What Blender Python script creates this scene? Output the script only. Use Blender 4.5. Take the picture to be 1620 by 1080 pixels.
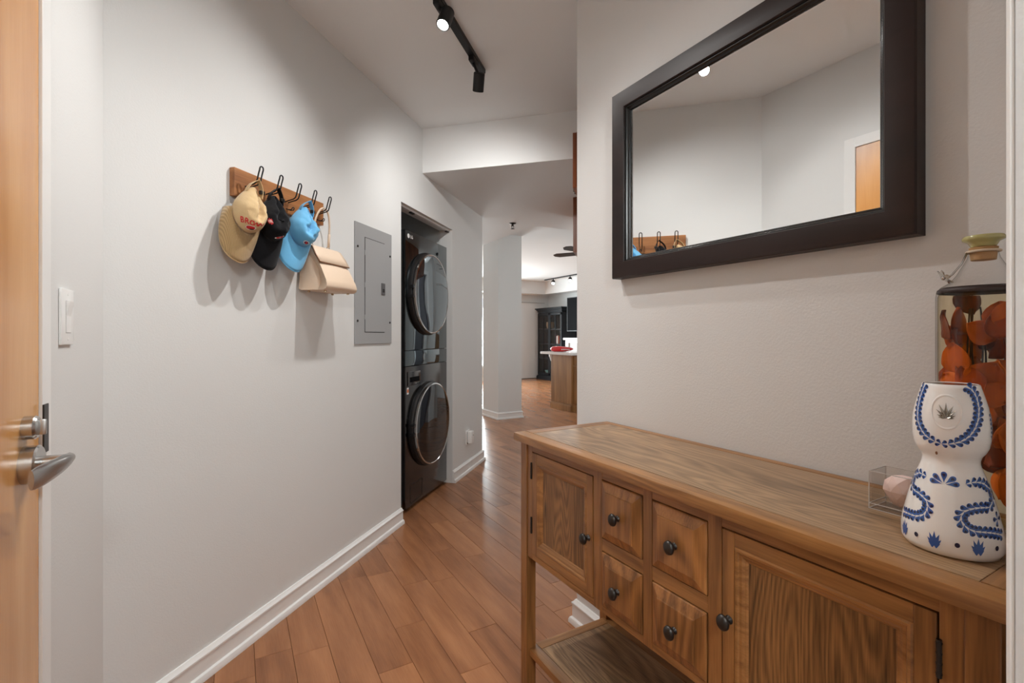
import bpy, bmesh, math, random
from math import sin, cos, pi, radians, sqrt, atan2, exp
from mathutils import Vector, Matrix, noise

random.seed(7)
for _o in list(bpy.data.objects):
    bpy.data.objects.remove(_o)
SC = bpy.context.scene
COL = SC.collection
Q = 2 ** -.5
CAMZ = 1.186

# ------------------------------------------------------------------ camera, world, lights, exposure
cam = bpy.data.cameras.new('camera')
cam_o = bpy.data.objects.new('camera', cam)
COL.objects.link(cam_o)
YAW = atan2(435, 760)
cam_o.location = (0, 0, CAMZ)
cam_o.rotation_euler = (pi / 2, 0, -YAW)
cam.sensor_width = 36
cam.lens = 760 / 1620 * 36
cam.shift_y = -10 / 1620
cam.clip_start = .02
SC.camera = cam_o

SC.view_settings.view_transform = 'Standard'
SC.view_settings.look = 'None'
SC.view_settings.gamma = 1
SC.view_settings.use_curve_mapping = False
SC.view_settings.exposure = 0.0
SC.cycles.use_denoising = True
SC.cycles.max_bounces = 12
SC.cycles.diffuse_bounces = 6
SC.cycles.glossy_bounces = 6
SC.cycles.transparent_max_bounces = 24
SC.cycles.sample_clamp_indirect = 6
SC.cycles.caustics_reflective = False
SC.cycles.caustics_refractive = False

world = bpy.data.worlds.new('daylight')
SC.world = world
world.use_nodes = True
_bg = world.node_tree.nodes['Background']
_bg.inputs[0].default_value = (.75, .87, 1, 1)
_bg.inputs[1].default_value = 1.6


def W(s, n, z=0):
    """Point from the frame of the diagonal wall (s along it, n towards it) to the world."""
    return Vector(((s - n) * Q, (s + n) * Q, z))


def lamp(name, kind, loc, aim, power, color, size=.03, angle=120, size_y=None, blend=.9):
    d = bpy.data.lights.new(name, kind)
    d.energy = power
    d.color = color
    if kind == 'SPOT':
        d.spot_size = radians(angle)
        d.spot_blend = blend
        d.shadow_soft_size = size
    elif kind == 'AREA':
        d.shape = 'RECTANGLE'
        d.size = size
        d.size_y = size_y or size
    else:
        d.shadow_soft_size = size
    o = bpy.data.objects.new(name, d)
    COL.objects.link(o)
    o.location = loc
    o.rotation_euler = (Vector(aim) - Vector(loc)).to_track_quat('-Z', 'Y').to_euler()
    return o


# daylight entering the living room window; unseen fill lamps added behind the camera and in the kitchen
lamp('window_daylight', 'AREA', (4.45, 11.4, 1.35), (3.7, 5, .6), 430, (.87, .97, .99), 2.3, size_y=2.0)
lamp('room_fill_lamp', 'POINT', (-.1, -1.3, 2.3), (0, 0, 0), 64, (.935, .985, .985), .14)
lamp('kitchen_fill_lamp', 'POINT', (3.75, 3.75, 2.12), (0, 0, 0), 38, (.95, .99, .99), .12)
HEADS = [  # (position of the lens, aim, power)
    (W(2.352, .822, 2.445), W(2.352 + .52, .822 + .27, 2.445 - .85), 38),
    (W(1.846, .80, 2.47), W(1.15, .95, 1.0), 46),
    (W(1.41, .80, 2.475), W(.85, .4, .9), 46),
]
WARM = (1, .983, .955)

# ------------------------------------------------------------------ materials


def srgb(r, g, b):
    def f(c):
        c /= 255
        return c / 12.92 if c <= .04045 else ((c + .055) / 1.055) ** 2.4
    return (f(r), f(g), f(b), 1)


def mat(name, color=(.8, .8, .8, 1), rough=.5, metal=0, bump=None, coat=0, spec=.5, emit=None, sheen=0):
    """bump = (scale, strength, distance)"""
    m = bpy.data.materials.new(name)
    m.use_nodes = True
    nt = m.node_tree
    b = nt.nodes['Principled BSDF']
    b.inputs['Base Color'].default_value = color
    b.inputs['Roughness'].default_value = rough
    b.inputs['Metallic'].default_value = metal
    b.inputs['Specular IOR Level'].default_value = spec
    b.inputs['Coat Weight'].default_value = coat
    b.inputs['Coat Roughness'].default_value = .1
    b.inputs['Sheen Weight'].default_value = sheen
    if emit:
        b.inputs['Emission Color'].default_value = emit[0]
        b.inputs['Emission Strength'].default_value = emit[1]
    if bump:
        tc = nt.nodes.new('ShaderNodeTexCoord')
        n = nt.nodes.new('ShaderNodeTexNoise')
        n.inputs['Scale'].default_value = bump[0]
        n.inputs['Detail'].default_value = 3
        nt.links.new(tc.outputs['Object'], n.inputs['Vector'])
        bp = nt.nodes.new('ShaderNodeBump')
        bp.inputs['Strength'].default_value = bump[1]
        bp.inputs['Distance'].default_value = bump[2]
        nt.links.new(n.outputs['Fac'], bp.inputs['Height'])
        nt.links.new(bp.outputs['Normal'], b.inputs['Normal'])
    return m


def wood(name, dark, light, axis='Y', stretch=12, scale=9, rings=5, rough=.4, var=.25, pores=.5, coat=0, hue=.0, contrast=1.0, spec=.5):
    """Procedural wood: contour rings of a noise stretched along the grain, fine pores, a tone per object."""
    m = bpy.data.materials.new(name)
    m.use_nodes = True
    nt = m.node_tree
    N, L = nt.nodes, nt.links
    b = N['Principled BSDF']
    b.inputs['Roughness'].default_value = rough
    b.inputs['Coat Weight'].default_value = coat
    b.inputs['Coat Roughness'].default_value = .12
    b.inputs['Specular IOR Level'].default_value = spec
    tc = N.new('ShaderNodeTexCoord')
    oi = N.new('ShaderNodeObjectInfo')
    mp = N.new('ShaderNodeMapping')
    sc = {'X': (1 / stretch, 1, 1), 'Y': (1, 1 / stretch, 1), 'Z': (1, 1, 1 / stretch)}[axis]
    mp.inputs['Scale'].default_value = [c * scale for c in sc]
    off = N.new('ShaderNodeVectorMath')
    off.operation = 'SCALE'
    off.inputs[0].default_value = (37.0, 19.0, 53.0)
    L.new(oi.outputs['Random'], off.inputs['Scale'])
    L.new(off.outputs[0], mp.inputs['Location'])
    L.new(tc.outputs['Object'], mp.inputs['Vector'])
    n1 = N.new('ShaderNodeTexNoise')
    n1.inputs['Scale'].default_value = 1
    n1.inputs['Detail'].default_value = 1.5
    n1.inputs['Distortion'].default_value = .3
    L.new(mp.outputs[0], n1.inputs['Vector'])
    mu = N.new('ShaderNodeMath')
    mu.operation = 'MULTIPLY'
    mu.inputs[1].default_value = rings * 6.283
    L.new(n1.outputs['Fac'], mu.inputs[0])
    si = N.new('ShaderNodeMath')
    si.operation = 'SINE'
    L.new(mu.outputs[0], si.inputs[0])
    mr = N.new('ShaderNodeMapRange')
    mr.inputs['From Min'].default_value = -1
    mr.inputs['From Max'].default_value = 1
    L.new(si.outputs[0], mr.inputs['Value'])
    # fine pores
    mp2 = N.new('ShaderNodeMapping')
    sc2 = {'X': (.04, 1, 1), 'Y': (1, .04, 1), 'Z': (1, 1, .04)}[axis]
    mp2.inputs['Scale'].default_value = [c * 320 for c in sc2]
    L.new(off.outputs[0], mp2.inputs['Location'])
    L.new(tc.outputs['Object'], mp2.inputs['Vector'])
    n2 = N.new('ShaderNodeTexNoise')
    n2.inputs['Scale'].default_value = 1
    n2.inputs['Detail'].default_value = 2
    L.new(mp2.outputs[0], n2.inputs['Vector'])
    # broad tone
    n3 = N.new('ShaderNodeTexNoise')
    n3.inputs['Scale'].default_value = 1.3
    n3.inputs['Detail'].default_value = 3
    L.new(mp.outputs[0], n3.inputs['Vector'])
    a1 = N.new('ShaderNodeMath')
    a1.operation = 'MULTIPLY_ADD'
    a1.inputs[1].default_value = .45 * contrast
    L.new(mr.outputs[0], a1.inputs[0])
    a2 = N.new('ShaderNodeMath')
    a2.operation = 'MULTIPLY_ADD'
    a2.inputs[1].default_value = pores
    L.new(n2.outputs['Fac'], a2.inputs[0])
    a3 = N.new('ShaderNodeMath')
    a3.operation = 'MULTIPLY_ADD'
    a3.inputs[1].default_value = .7
    a3.inputs[2].default_value = -.15 - pores * .5 - .22 * contrast
    L.new(n3.outputs['Fac'], a3.inputs[0])
    L.new(a3.outputs[0], a2.inputs[2])
    L.new(a2.outputs[0], a1.inputs[2])
    a4 = N.new('ShaderNodeMath')
    a4.operation = 'MULTIPLY_ADD'
    a4.inputs[1].default_value = var
    L.new(oi.outputs['Random'], a4.inputs[0])
    ad = N.new('ShaderNodeMath')
    ad.operation = 'ADD'
    ad.inputs[1].default_value = .3 - var / 2
    L.new(a1.outputs[0], ad.inputs[0])
    L.new(ad.outputs[0], a4.inputs[2])
    cr = N.new('ShaderNodeValToRGB')
    cr.color_ramp.elements[0].color = dark
    cr.color_ramp.elements[0].position = 0
    cr.color_ramp.elements[1].color = light
    cr.color_ramp.elements[1].position = 1
    L.new(a4.outputs[0], cr.inputs[0])
    L.new(cr.outputs[0], b.inputs['Base Color'])
    bp = N.new('ShaderNodeBump')
    bp.inputs['Strength'].default_value = .12
    bp.inputs['Distance'].default_value = .0006
    L.new(a2.outputs[0], bp.inputs['Height'])
    L.new(bp.outputs[0], b.inputs['Normal'])
    return m


def stripes(name, color, axis, period, depth, rough=.9):
    """Ribbed cloth: a wave bump across one axis."""
    m = mat(name, color, rough, sheen=.2, spec=.2)
    nt = m.node_tree
    b = nt.nodes['Principled BSDF']
    tc = nt.nodes.new('ShaderNodeTexCoord')
    wv = nt.nodes.new('ShaderNodeTexWave')
    wv.bands_direction = axis
    wv.inputs['Scale'].default_value = 1 / period / 3.18
    wv.inputs['Distortion'].default_value = .4
    nt.links.new(tc.outputs['Object'], wv.inputs['Vector'])
    bp = nt.nodes.new('ShaderNodeBump')
    bp.inputs['Strength'].default_value = .8
    bp.inputs['Distance'].default_value = depth
    nt.links.new(wv.outputs['Fac'], bp.inputs['Height'])
    nt.links.new(bp.outputs[0], b.inputs['Normal'])
    mx = nt.nodes.new('ShaderNodeMix')
    mx.data_type = 'RGBA'
    mx.inputs[6].default_value = [c * .72 for c in color[:3]] + [1]
    mx.inputs[7].default_value = color
    nt.links.new(wv.outputs['Fac'], mx.inputs[0])
    nt.links.new(mx.outputs[2], b.inputs['Base Color'])
    return m


def glassy(name, tint=(1, 1, 1, 1), gloss=1.0, rough=.0):
    """Thin clear glass: transparent straight on, mirror-like at grazing angles."""
    m = bpy.data.materials.new(name)
    m.use_nodes = True
    nt = m.node_tree
    nt.nodes.clear()
    out = nt.nodes.new('ShaderNodeOutputMaterial')
    tr = nt.nodes.new('ShaderNodeBsdfTransparent')
    tr.inputs[0].default_value = tint
    gl = nt.nodes.new('ShaderNodeBsdfGlossy')
    gl.inputs['Roughness'].default_value = rough
    lw = nt.nodes.new('ShaderNodeLayerWeight')
    lw.inputs['Blend'].default_value = .5
    pw = nt.nodes.new('ShaderNodeMath')
    pw.operation = 'POWER'
    pw.inputs[1].default_value = 4.0
    fr = nt.nodes.new('ShaderNodeMath')
    fr.operation = 'MULTIPLY_ADD'
    fr.inputs[1].default_value = .55 * gloss
    fr.inputs[2].default_value = .045 * gloss
    tm = nt.nodes.new('ShaderNodeMix')
    tm.data_type = 'RGBA'
    tm.inputs[6].default_value = tint
    tm.inputs[7].default_value = [c * .45 for c in tint[:3]] + [1]
    nt.links.new(pw.outputs[0], tm.inputs[0])
    nt.links.new(tm.outputs[2], tr.inputs[0])
    nt.links.new(lw.outputs['Facing'], pw.inputs[0])
    nt.links.new(pw.outputs[0], fr.inputs[0])
    mx = nt.nodes.new('ShaderNodeMixShader')
    nt.links.new(fr.outputs[0], mx.inputs[0])
    nt.links.new(tr.outputs[0], mx.inputs[1])
    nt.links.new(gl.outputs[0], mx.inputs[2])
    nt.links.new(mx.outputs[0], out.inputs[0])
    return m


M = {}
M['paint'] = mat('wall_paint', (.728, .733, .726, 1), .75, bump=(170, .35, .0012), spec=.3)
M['paint_warm'] = mat('wall_paint_warm', (.685, .68, .674, 1), .75, bump=(170, .4, .0014), spec=.3)
M['ceiling'] = mat('ceiling_paint', (.80, .81, .81, 1), .85, bump=(120, .2, .0008), spec=.2)
M['trim'] = mat('white_trim_paint', (.84, .84, .83, 1), .3)
M['plank'] = wood('stained_maple_plank', srgb(108, 66, 42), srgb(188, 130, 88), 'Y', 7, 14, 1.1, .27, .30, .25, 0, contrast=.35)
M['subfloor'] = mat('subfloor', (.05, .03, .02, 1), .9)
M['door'] = wood('honey_maple_door', srgb(180, 112, 48), srgb(232, 176, 108), 'Z', 7, 7, 3, .22, 0, .25, .2, contrast=.6)
M['steel'] = mat('brushed_nickel', (.55, .54, .53, 1), .24, 1)
M['dark_metal'] = mat('dark_bronze_metal', (.05, .045, .042, 1), .4, .8)
M['black_metal'] = mat('black_metal', (.012, .012, .013, 1), .45, .3)
M['black'] = mat('black_plastic', (.01, .01, .011, 1), .4)
M['con_frame_h'] = wood('walnut_rail', srgb(82, 50, 22), srgb(186, 132, 78), 'Y', 10, 16, 6, .38, .12, .5, .1, contrast=.55)
M['con_frame_v'] = wood('walnut_stile', srgb(78, 47, 21), srgb(176, 122, 70), 'Z', 10, 16, 6, .38, .12, .5, .1, contrast=.55)
M['con_frame_x'] = wood('walnut_end', srgb(86, 54, 27), srgb(180, 130, 82), 'X', 10, 16, 6, .38, .12, .5, .1, contrast=.55)
M['con_top'] = wood('elm_top_panel', srgb(84, 60, 38), srgb(184, 148, 110), 'Y', 7, 7, 22, .34, 0, 1.0, .08, contrast=.75)
M['con_panel'] = wood('elm_door_panel', srgb(44, 26, 11), srgb(166, 118, 70), 'Z', 9, 9, 30, .42, .0, 1.0, .05, contrast=.75)
M['con_drawer'] = wood('walnut_drawer_front', srgb(66, 38, 17), srgb(184, 126, 72), 'Z', 4, 9, 8, .36, .12, .6, .1, contrast=.75)
M['mirror_frame'] = wood('espresso_frame', srgb(16, 9, 8), srgb(44, 27, 23), 'Y', 12, 10, 2, .42, .1, .2, 0, spec=.3)
M['mirror_lip'] = mat('black_inner_lip', (.006, .006, .006, 1), .25)
M['mirror'] = mat('mirror_silver', (.93, .94, .94, 1), .0, 1)
M['switch'] = mat('white_switch_plastic', (.86, .86, .85, 1), .28)
M['grey_panel'] = mat('grey_enamel', (.37, .375, .38, 1), .42, .1)
M['doorway_shade'] = mat('painted_doorway_shade', (.055, .045, .06, 1), .6)
M['latch'] = mat('grey_latch', (.16, .16, .165, 1), .35, .6)
M['rack_wood'] = wood('acacia_board', srgb(112, 66, 32), srgb(182, 122, 72), 'X', 9, 22, 2.2, .5, 0, .6)
M['tan_cloth'] = mat('tan_cloth', srgb(196, 168, 126), .9, bump=(240, .5, .0012), sheen=.2, spec=.2)
M['tan_cord'] = stripes('tan_corduroy', srgb(176, 146, 104), 'X', .0042, .0012)
M['black_cloth'] = mat('black_cloth', (.007, .007, .0085, 1), .95, bump=(300, .4, .001), sheen=.08, spec=.12)
M['blue_cloth'] = mat('sky_blue_cloth', srgb(104, 172, 214), .9, bump=(280, .4, .001), sheen=.2, spec=.2)
M['navy_cloth'] = mat('navy_lining', srgb(22, 58, 96), .9)
M['red_thread'] = mat('red_thread', srgb(196, 30, 36), .7)
M['white_thread'] = mat('white_thread', (.75, .74, .72, 1), .7)
M['leather'] = mat('cream_leather', srgb(226, 202, 178), .48, bump=(420, .25, .0006))
M['leather_edge'] = mat('brown_leather_edge', srgb(140, 100, 72), .5)
M['brass'] = mat('pale_brass', (.62, .5, .33, 1), .25, 1)
M['blk_steel'] = mat('black_stainless', (.105, .10, .10, 1), .16, 1)
M['blk_glass'] = mat('black_glass_panel', (.145, .17, .18, 1), .035, 1)
M['door_glass'] = mat('washer_door_glass', (.15, .165, .175, 1), .02, 1)
M['door_glass_dark'] = mat('dark_washer_door_glass', (.075, .08, .085, 1), .02, 1)
M['chrome'] = mat('chrome', (.72, .72, .72, 1), .12, 1)
M['ceramic'] = mat('white_glazed_ceramic', (.88, .875, .86, 1), .12, coat=.6)
M['cobalt'] = mat('cobalt_glaze', srgb(50, 92, 164), .2, coat=.5)
M['navy'] = mat('navy_glaze', srgb(12, 22, 66), .2, coat=.5)
M['pewter'] = mat('pewter', (.42, .38, .33, 1), .25, 1)
M['glass'] = glassy('clear_glass', gloss=.7)
M['acrylic'] = glassy('clear_acrylic', (.97, .965, .96, 1), .8)
M['acrylic_edge'] = mat('acrylic_edge', (.62, .6, .58, 1), .2)
M['syrup'] = glassy('pale_syrup', (1, .95, .8, 1), .1)
M['quartz'] = mat('rose_quartz', srgb(240, 214, 207), .45)
M['cork'] = mat('cork', srgb(176, 138, 92), .9, bump=(90, .6, .002))
M['olive_glass'] = mat('olive_glass_lid', srgb(176, 170, 112), .15, coat=.5)
M['twine'] = mat('twine', srgb(206, 188, 166), .9)
M['silver'] = mat('silver_charm', (.6, .58, .55, 1), .2, 1)
M['leaf'] = wood('amber_leaf', srgb(128, 44, 2), srgb(232, 118, 14), 'Z', 2, 20, 1.2, .45, .5, .3, spec=.2)
M['leaf_dark'] = wood('brown_leaf', srgb(66, 20, 2), srgb(168, 66, 8), 'Z', 2, 20, 1.2, .4, .5, .3, spec=.2)
M['stem'] = mat('dark_stem', srgb(40, 18, 10), .6)
M['lens'] = mat('lamp_lens', (1, 1, 1, 1), .3, emit=((1, .97, .92, 1), 30))
M['cabinet_black'] = mat('black_painted_wood', (.012, .013, .016, 1), .5, spec=.25)
M['oak'] = wood('oak_cabinet', srgb(112, 76, 40), srgb(172, 126, 78), 'Z', 8, 8, 2, .35, 0, .3)
M['cherry'] = wood('cherry_cabinet', srgb(104, 52, 24), srgb(158, 88, 48), 'Z', 8, 8, 2, .35, .2, .3)
M['counter'] = mat('white_quartz_counter', (.82, .81, .8, 1), .15)
M['screen'] = mat('black_screen', (.004, .004, .005, 1), .6, spec=.03)
M['white_paint'] = mat('white_painted_wood', (.8, .8, .8, 1), .35)
M['grey_stone'] = mat('grey_hearth_tile', (.42, .41, .4, 1), .5)
M['red_gloss'] = mat('red_gloss', srgb(206, 34, 38), .18, coat=.5)
M['shade_grey'] = mat('grey_shade', (.48, .47, .46, 1), .8)
M['basket'] = mat('woven_basket', srgb(140, 112, 84), .9, bump=(60, .8, .003))
M['teal'] = mat('teal_ceramic', srgb(120, 160, 156), .3)
M['book_red'] = mat('book_red', srgb(150, 60, 46), .6)
M['orange'] = mat('orange_sticker', srgb(222, 120, 66), .6)

# ------------------------------------------------------------------ mesh helpers


class MB:
    """Collects shapes into ONE mesh."""

    def __init__(self):
        self.v, self.f = [], []

    def add(self, verts, faces):
        k = len(self.v)
        self.v += [tuple(p) for p in verts]
        self.f += [tuple(i + k for i in f) for f in faces]
        return self

    def box(self, x0, y0, z0, x1, y1, z1, bev=0):
        if x0 > x1: x0, x1 = x1, x0
        if y0 > y1: y0, y1 = y1, y0
        if z0 > z1: z0, z1 = z1, z0
        if not bev:
            v = [(x, y, z) for z in (z0, z1) for y in (y0, y1) for x in (x0, x1)]
            return self.add(v, [(0, 2, 3, 1), (4, 5, 7, 6), (0, 1, 5, 4), (2, 6, 7, 3), (0, 4, 6, 2), (1, 3, 7, 5)])
        bm = bmesh.new()
        bmesh.ops.create_cube(bm, size=1)
        for p in bm.verts:
            p.co = Vector(((x0 + x1) / 2 + p.co.x * (x1 - x0), (y0 + y1) / 2 + p.co.y * (y1 - y0), (z0 + z1) / 2 + p.co.z * (z1 - z0)))
        bev = min(bev, .45 * min(x1 - x0, y1 - y0, z1 - z0))
        bmesh.ops.bevel(bm, geom=bm.edges[:], offset=bev, segments=2, profile=.6, affect='EDGES')
        return self.take(bm)

    def take(self, bm):
        bm.verts.index_update()
        self.add([p.co[:] for p in bm.verts], [[p.index for p in f.verts] for f in bm.faces])
        bm.free()
        return self

    def prism(self, poly, fn, d0, d1):
        """poly: 2-D outline, fn(a, b, d) -> point, extruded d0..d1 (convex or fan-safe caps as n-gons)"""
        n = len(poly)
        v = [fn(a, b, d0) for a, b in poly] + [fn(a, b, d1) for a, b in poly]
        f = [(i, (i + 1) % n, n + (i + 1) % n, n + i) for i in range(n)]
        f += [tuple(range(n))[::-1], tuple(range(n, 2 * n))]
        return self.add(v, f)

    def tube(self, pts, r, seg=8, closed=False, flat=1.0):
        pts = [Vector(p) for p in pts]
        n = len(pts)
        rs = r if isinstance(r, (list, tuple)) else [r] * n
        tang = []
        for i in range(n):
            a = pts[(i - 1) % n] if (closed or i > 0) else pts[i]
            b = pts[(i + 1) % n] if (closed or i < n - 1) else pts[i]
            tang.append((b - a).normalized())
        up = Vector((0, 0, 1)) if abs(tang[0].z) < .9 else Vector((1, 0, 0))
        nrm = (up - tang[0] * up.dot(tang[0])).normalized()
        V, F = [], []
        for i in range(n):
            nrm = (nrm - tang[i] * nrm.dot(tang[i])).normalized()
            bi = tang[i].cross(nrm)
            for k in range(seg):
                a = 2 * pi * k / seg
                V.append(pts[i] + nrm * (rs[i] * cos(a)) + bi * (rs[i] * flat * sin(a)))
        m = n if closed else n - 1
        for i in range(m):
            j = (i + 1) % n
            for k in range(seg):
                l = (k + 1) % seg
                F.append((i * seg + k, i * seg + l, j * seg + l, j * seg + k))
        if not closed:
            F.append(tuple(range(seg))[::-1])
            F.append(tuple(range((n - 1) * seg, n * seg)))
        return self.add(V, F)

    def lathe(self, prof, seg=32, origin=(0, 0, 0), axis=(0, 0, 1), cap=True):
        ax = Vector(axis).normalized()
        t = Vector((1, 0, 0)) if abs(ax.x) < .9 else Vector((0, 1, 0))
        e1 = (t - ax * t.dot(ax)).normalized()
        e2 = ax.cross(e1)
        o = Vector(origin)
        V, F = [], []
        for r, z in prof:
            for k in range(seg):
                a = 2 * pi * k / seg
                V.append(o + ax * z + e1 * (r * cos(a)) + e2 * (r * sin(a)))
        for i in range(len(prof) - 1):
            for k in range(seg):
                l = (k + 1) % seg
                F.append((i * seg + k, i * seg + l, (i + 1) * seg + l, (i + 1) * seg + k))
        if cap:
            if prof[0][0] > 1e-6: F.append(tuple(range(seg))[::-1])
            if prof[-1][0] > 1e-6: F.append(tuple(range((len(prof) - 1) * seg, len(prof) * seg)))
        return self.add(V, F)

    def grid(self, fn, nu, nv, closed_u=False):
        V = [fn(i, j) for j in range(nv) for i in range(nu)]
        F = []
        for j in range(nv - 1):
            for i in range(nu if closed_u else nu - 1):
                k = (i + 1) % nu
                F.append((j * nu + i, j * nu + k, (j + 1) * nu + k, (j + 1) * nu + i))
        return self.add(V, F)

    def xf(self, mtx):
        self.v = [tuple(mtx @ Vector(p)) for p in self.v]
        return self

    def build(self, name, material, parent=None, smooth=None, label=None, kind=None, loc=None, solid=0, sub=0):
        me = bpy.data.meshes.new(name)
        me.from_pydata(self.v, [], self.f)
        bm = bmesh.new()
        bm.from_mesh(me)
        bmesh.ops.remove_doubles(bm, verts=bm.verts[:], dist=1e-6)
        bmesh.ops.recalc_face_normals(bm, faces=bm.faces[:])
        bm.to_mesh(me)
        bm.free()
        me.update()
        if material: me.materials.append(material)
        if smooth:
            for p in me.polygons: p.use_smooth = True
            if smooth != 'all':
                me.set_sharp_from_angle(angle=radians(smooth if smooth is not True else 40))
        o = bpy.data.objects.new(name, me)
        COL.objects.link(o)
        if parent: o.parent = parent
        if loc: o.location = loc
        if label: o['label'] = label
        if kind: o['kind'] = kind
        if sub:
            s = o.modifiers.new('smooth', 'SUBSURF')
            s.levels = s.render_levels = sub
        if solid:
            s = o.modifiers.new('thickness', 'SOLIDIFY')
            s.thickness = solid
            s.offset = 0
        return o


def thing(name, label, cat, loc=(0, 0, 0), rotz=0, group=None, kind=None):
    o = bpy.data.objects.new(name, None)
    o.empty_display_size = .05
    COL.objects.link(o)
    o.location = loc
    o.rotation_euler = (0, 0, rotz)
    if label: o['label'] = label
    if cat: o['category'] = cat
    if group: o['group'] = group
    if kind: o['kind'] = kind
    return o


def struct(o, label=None):
    o['kind'] = 'structure'
    if label: o['label'] = label
    return o


def box(*a, bev=0):
    return MB().box(*a, bev=bev)


def dbox(s0, n0, z0, s1, n1, z1, mb=None):
    """A box in the frame of the diagonal wall, in world coordinates."""
    t = MB().box(s0, n0, z0, s1, n1, z1)
    mb = mb or MB()
    mb.add([W(*p) for p in t.v], t.f)
    return mb


def copy_tree(o, parent=None):
    c = o.copy()
    COL.objects.link(c)
    if parent: c.parent = parent
    for ch in list(o.children):
        copy_tree(ch, c)
    return c


def text_mesh(body, size):
    """Flat triangles of a word: (verts 2-D, faces), centred."""
    cu = bpy.data.curves.new('word', 'FONT')
    cu.body = body
    cu.size = size
    cu.offset = size * .022
    cu.resolution_u = 3
    ob = bpy.data.objects.new('word', cu)
    COL.objects.link(ob)
    me = bpy.data.meshes.new_from_object(ob)
    v = [(p.co.x, p.co.y) for p in me.vertices]
    f = [tuple(p.vertices) for p in me.polygons]
    bpy.data.objects.remove(ob)
    bpy.data.meshes.remove(me)
    if v:
        cx = (min(p[0] for p in v) + max(p[0] for p in v)) / 2
        cy = (min(p[1] for p in v) + max(p[1] for p in v)) / 2
        v = [(a - cx, b - cy) for a, b in v]
    return v, f


# ------------------------------------------------------------------ setting
CEIL, SOFF = 2.614, 2.31
DA = 1.4727          # the diagonal wall: n = DA
XB, XR = -.329, 1.217
YE = 1.586           # end of the right wall
SA = 4.338           # end of the diagonal wall

FL = struct(box(-2.2, -2.7, -.06, 8.2, 11.9, -.013).build('floor', M['subfloor']), 'reddish brown maple plank floor running from the hall to the living room')
PW = .1245
JOINTS = {1: [1.944, .9], 4: [1.92, 2.40, .8], 5: [1.55, 2.23, .7], 6: [1.75, 2.19, .9], 7: [2.49, 1.2], 9: [2.795, 1.7], 10: [3.036, 1.9], 11: [3.106, 2.0], 12: [2.933, 1.9]}
STUFF = MB()
PROTO = {}


def plank_mesh(mb, x0, x1, y0, y1, c=.0010):
    z = random.uniform(-.0003, 0) if c > .0005 else 0
    lo = -.0126
    v = [(x0, y0, lo), (x1, y0, lo), (x1, y1, lo), (x0, y1, lo), (x0, y0, z - c), (x1, y0, z - c), (x1, y1, z - c), (x0, y1, z - c),
         (x0 + c, y0 + c, z), (x1 - c, y0 + c, z), (x1 - c, y1 - c, z), (x0 + c, y1 - c, z)]
    f = [(3, 2, 1, 0), (0, 1, 5, 4), (1, 2, 6, 5), (2, 3, 7, 6), (3, 0, 4, 7), (4, 5, 9, 8), (5, 6, 10, 9), (6, 7, 11, 10), (7, 4, 8, 11), (8, 9, 10, 11)]
    mb.add(v, f)


def plank_seen(x, y):
    zc = x * sin(YAW) + y * cos(YAW)
    if zc < .95 or zc > 6.6: return False
    if (-x + y) * Q > DA + .45 and (x + y) * Q < SA: return False
    if x < XB - .1 or (x > 3.4 and y < 4.2): return False
    lat = (x * cos(YAW) - y * sin(YAW)) / zc
    if lat < -1.05 or lat > .62: return False
    if x > XR + .1 and x > .8 * y + .15: return False
    return True


rng = random.Random(21)
n_plank = 0
for k in range(-18, 66):
    x0 = .056 + PW * k
    if x0 > 7.6: break
    cuts = [-2.6]
    fixed = sorted(JOINTS.get(k, []))
    y = -2.6 + rng.uniform(.2, 1.0)
    while y < 11.6:
        if fixed and fixed[0] - .3 < y < fixed[-1] + .35:
            cuts += fixed
            y = fixed[-1] + rng.uniform(.45, 1.0)
            continue
        cuts.append(y)
        y += rng.choice([.35, .5, .7, .9, 1.1, 1.2]) + rng.uniform(-.08, .08)
    cuts.append(11.7)
    cuts = sorted(cuts)
    for y0, y1 in zip(cuts, cuts[1:]):
        seen = any(plank_seen(x0 + PW / 2, y0 + (y1 - y0) * t) for t in (.02, .25, .5, .75, .98))
        g = .0005
        if seen and n_plank < 300:
            mb = MB()
            plank_mesh(mb, x0 + g, x0 + PW - g, y0 + g, y1 - g)
            mb.build('plank', M['plank'], FL)
            n_plank += 1
        else:
            plank_mesh(STUFF, x0 + g, x0 + PW - g, y0 + g, y1 - g, .0003)
STUFF.build('farther_planks', M['plank'], FL, kind='stuff')

struct(box(-2.2, -2.7, CEIL, 8.2, 11.9, CEIL + .1).build('ceiling', M['ceiling']), 'smooth white painted ceiling over hall and living room')
# lowered soffit beyond the header: (header at s = 3.05) to the edges x = 2.66 and y = 4.16
HS = 3.053
P = []
so = MB()
h0, h1 = W(HS, DA + .06), W(HS, -.1)
# header corner down the diagonal wall
poly = [(h0.x, h0.y), (h1.x, h1.y), (4.75, h1.y), (4.75, 4.16), (2.66, 4.16), (2.66, 8.2), (.9, 8.2), (.9, 3.9)]
so.prism(poly, lambda a, b, d: (a, b, d), SOFF, CEIL)
struct(so.build('ceiling_soffit', M['ceiling']), 'lowered white soffit with a straight header edge beyond the track light')

# wall with the entry door (left)
DY0, DY1, DZ = .335, 1.252, 2.14
FR = .05
wl = MB()
wl.box(XB - .14, -2.7, 0, XB, DY0 - FR, CEIL)
wl.box(XB - .14, DY0 - FR, DZ + FR, XB, DY1 + FR, CEIL)
wl.box(XB - .14, DY1 + FR, 0, XB, 1.754 + .06, CEIL)
struct(wl.build('wall_left', M['paint']), 'white wall holding the entry door and light switch')

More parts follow.
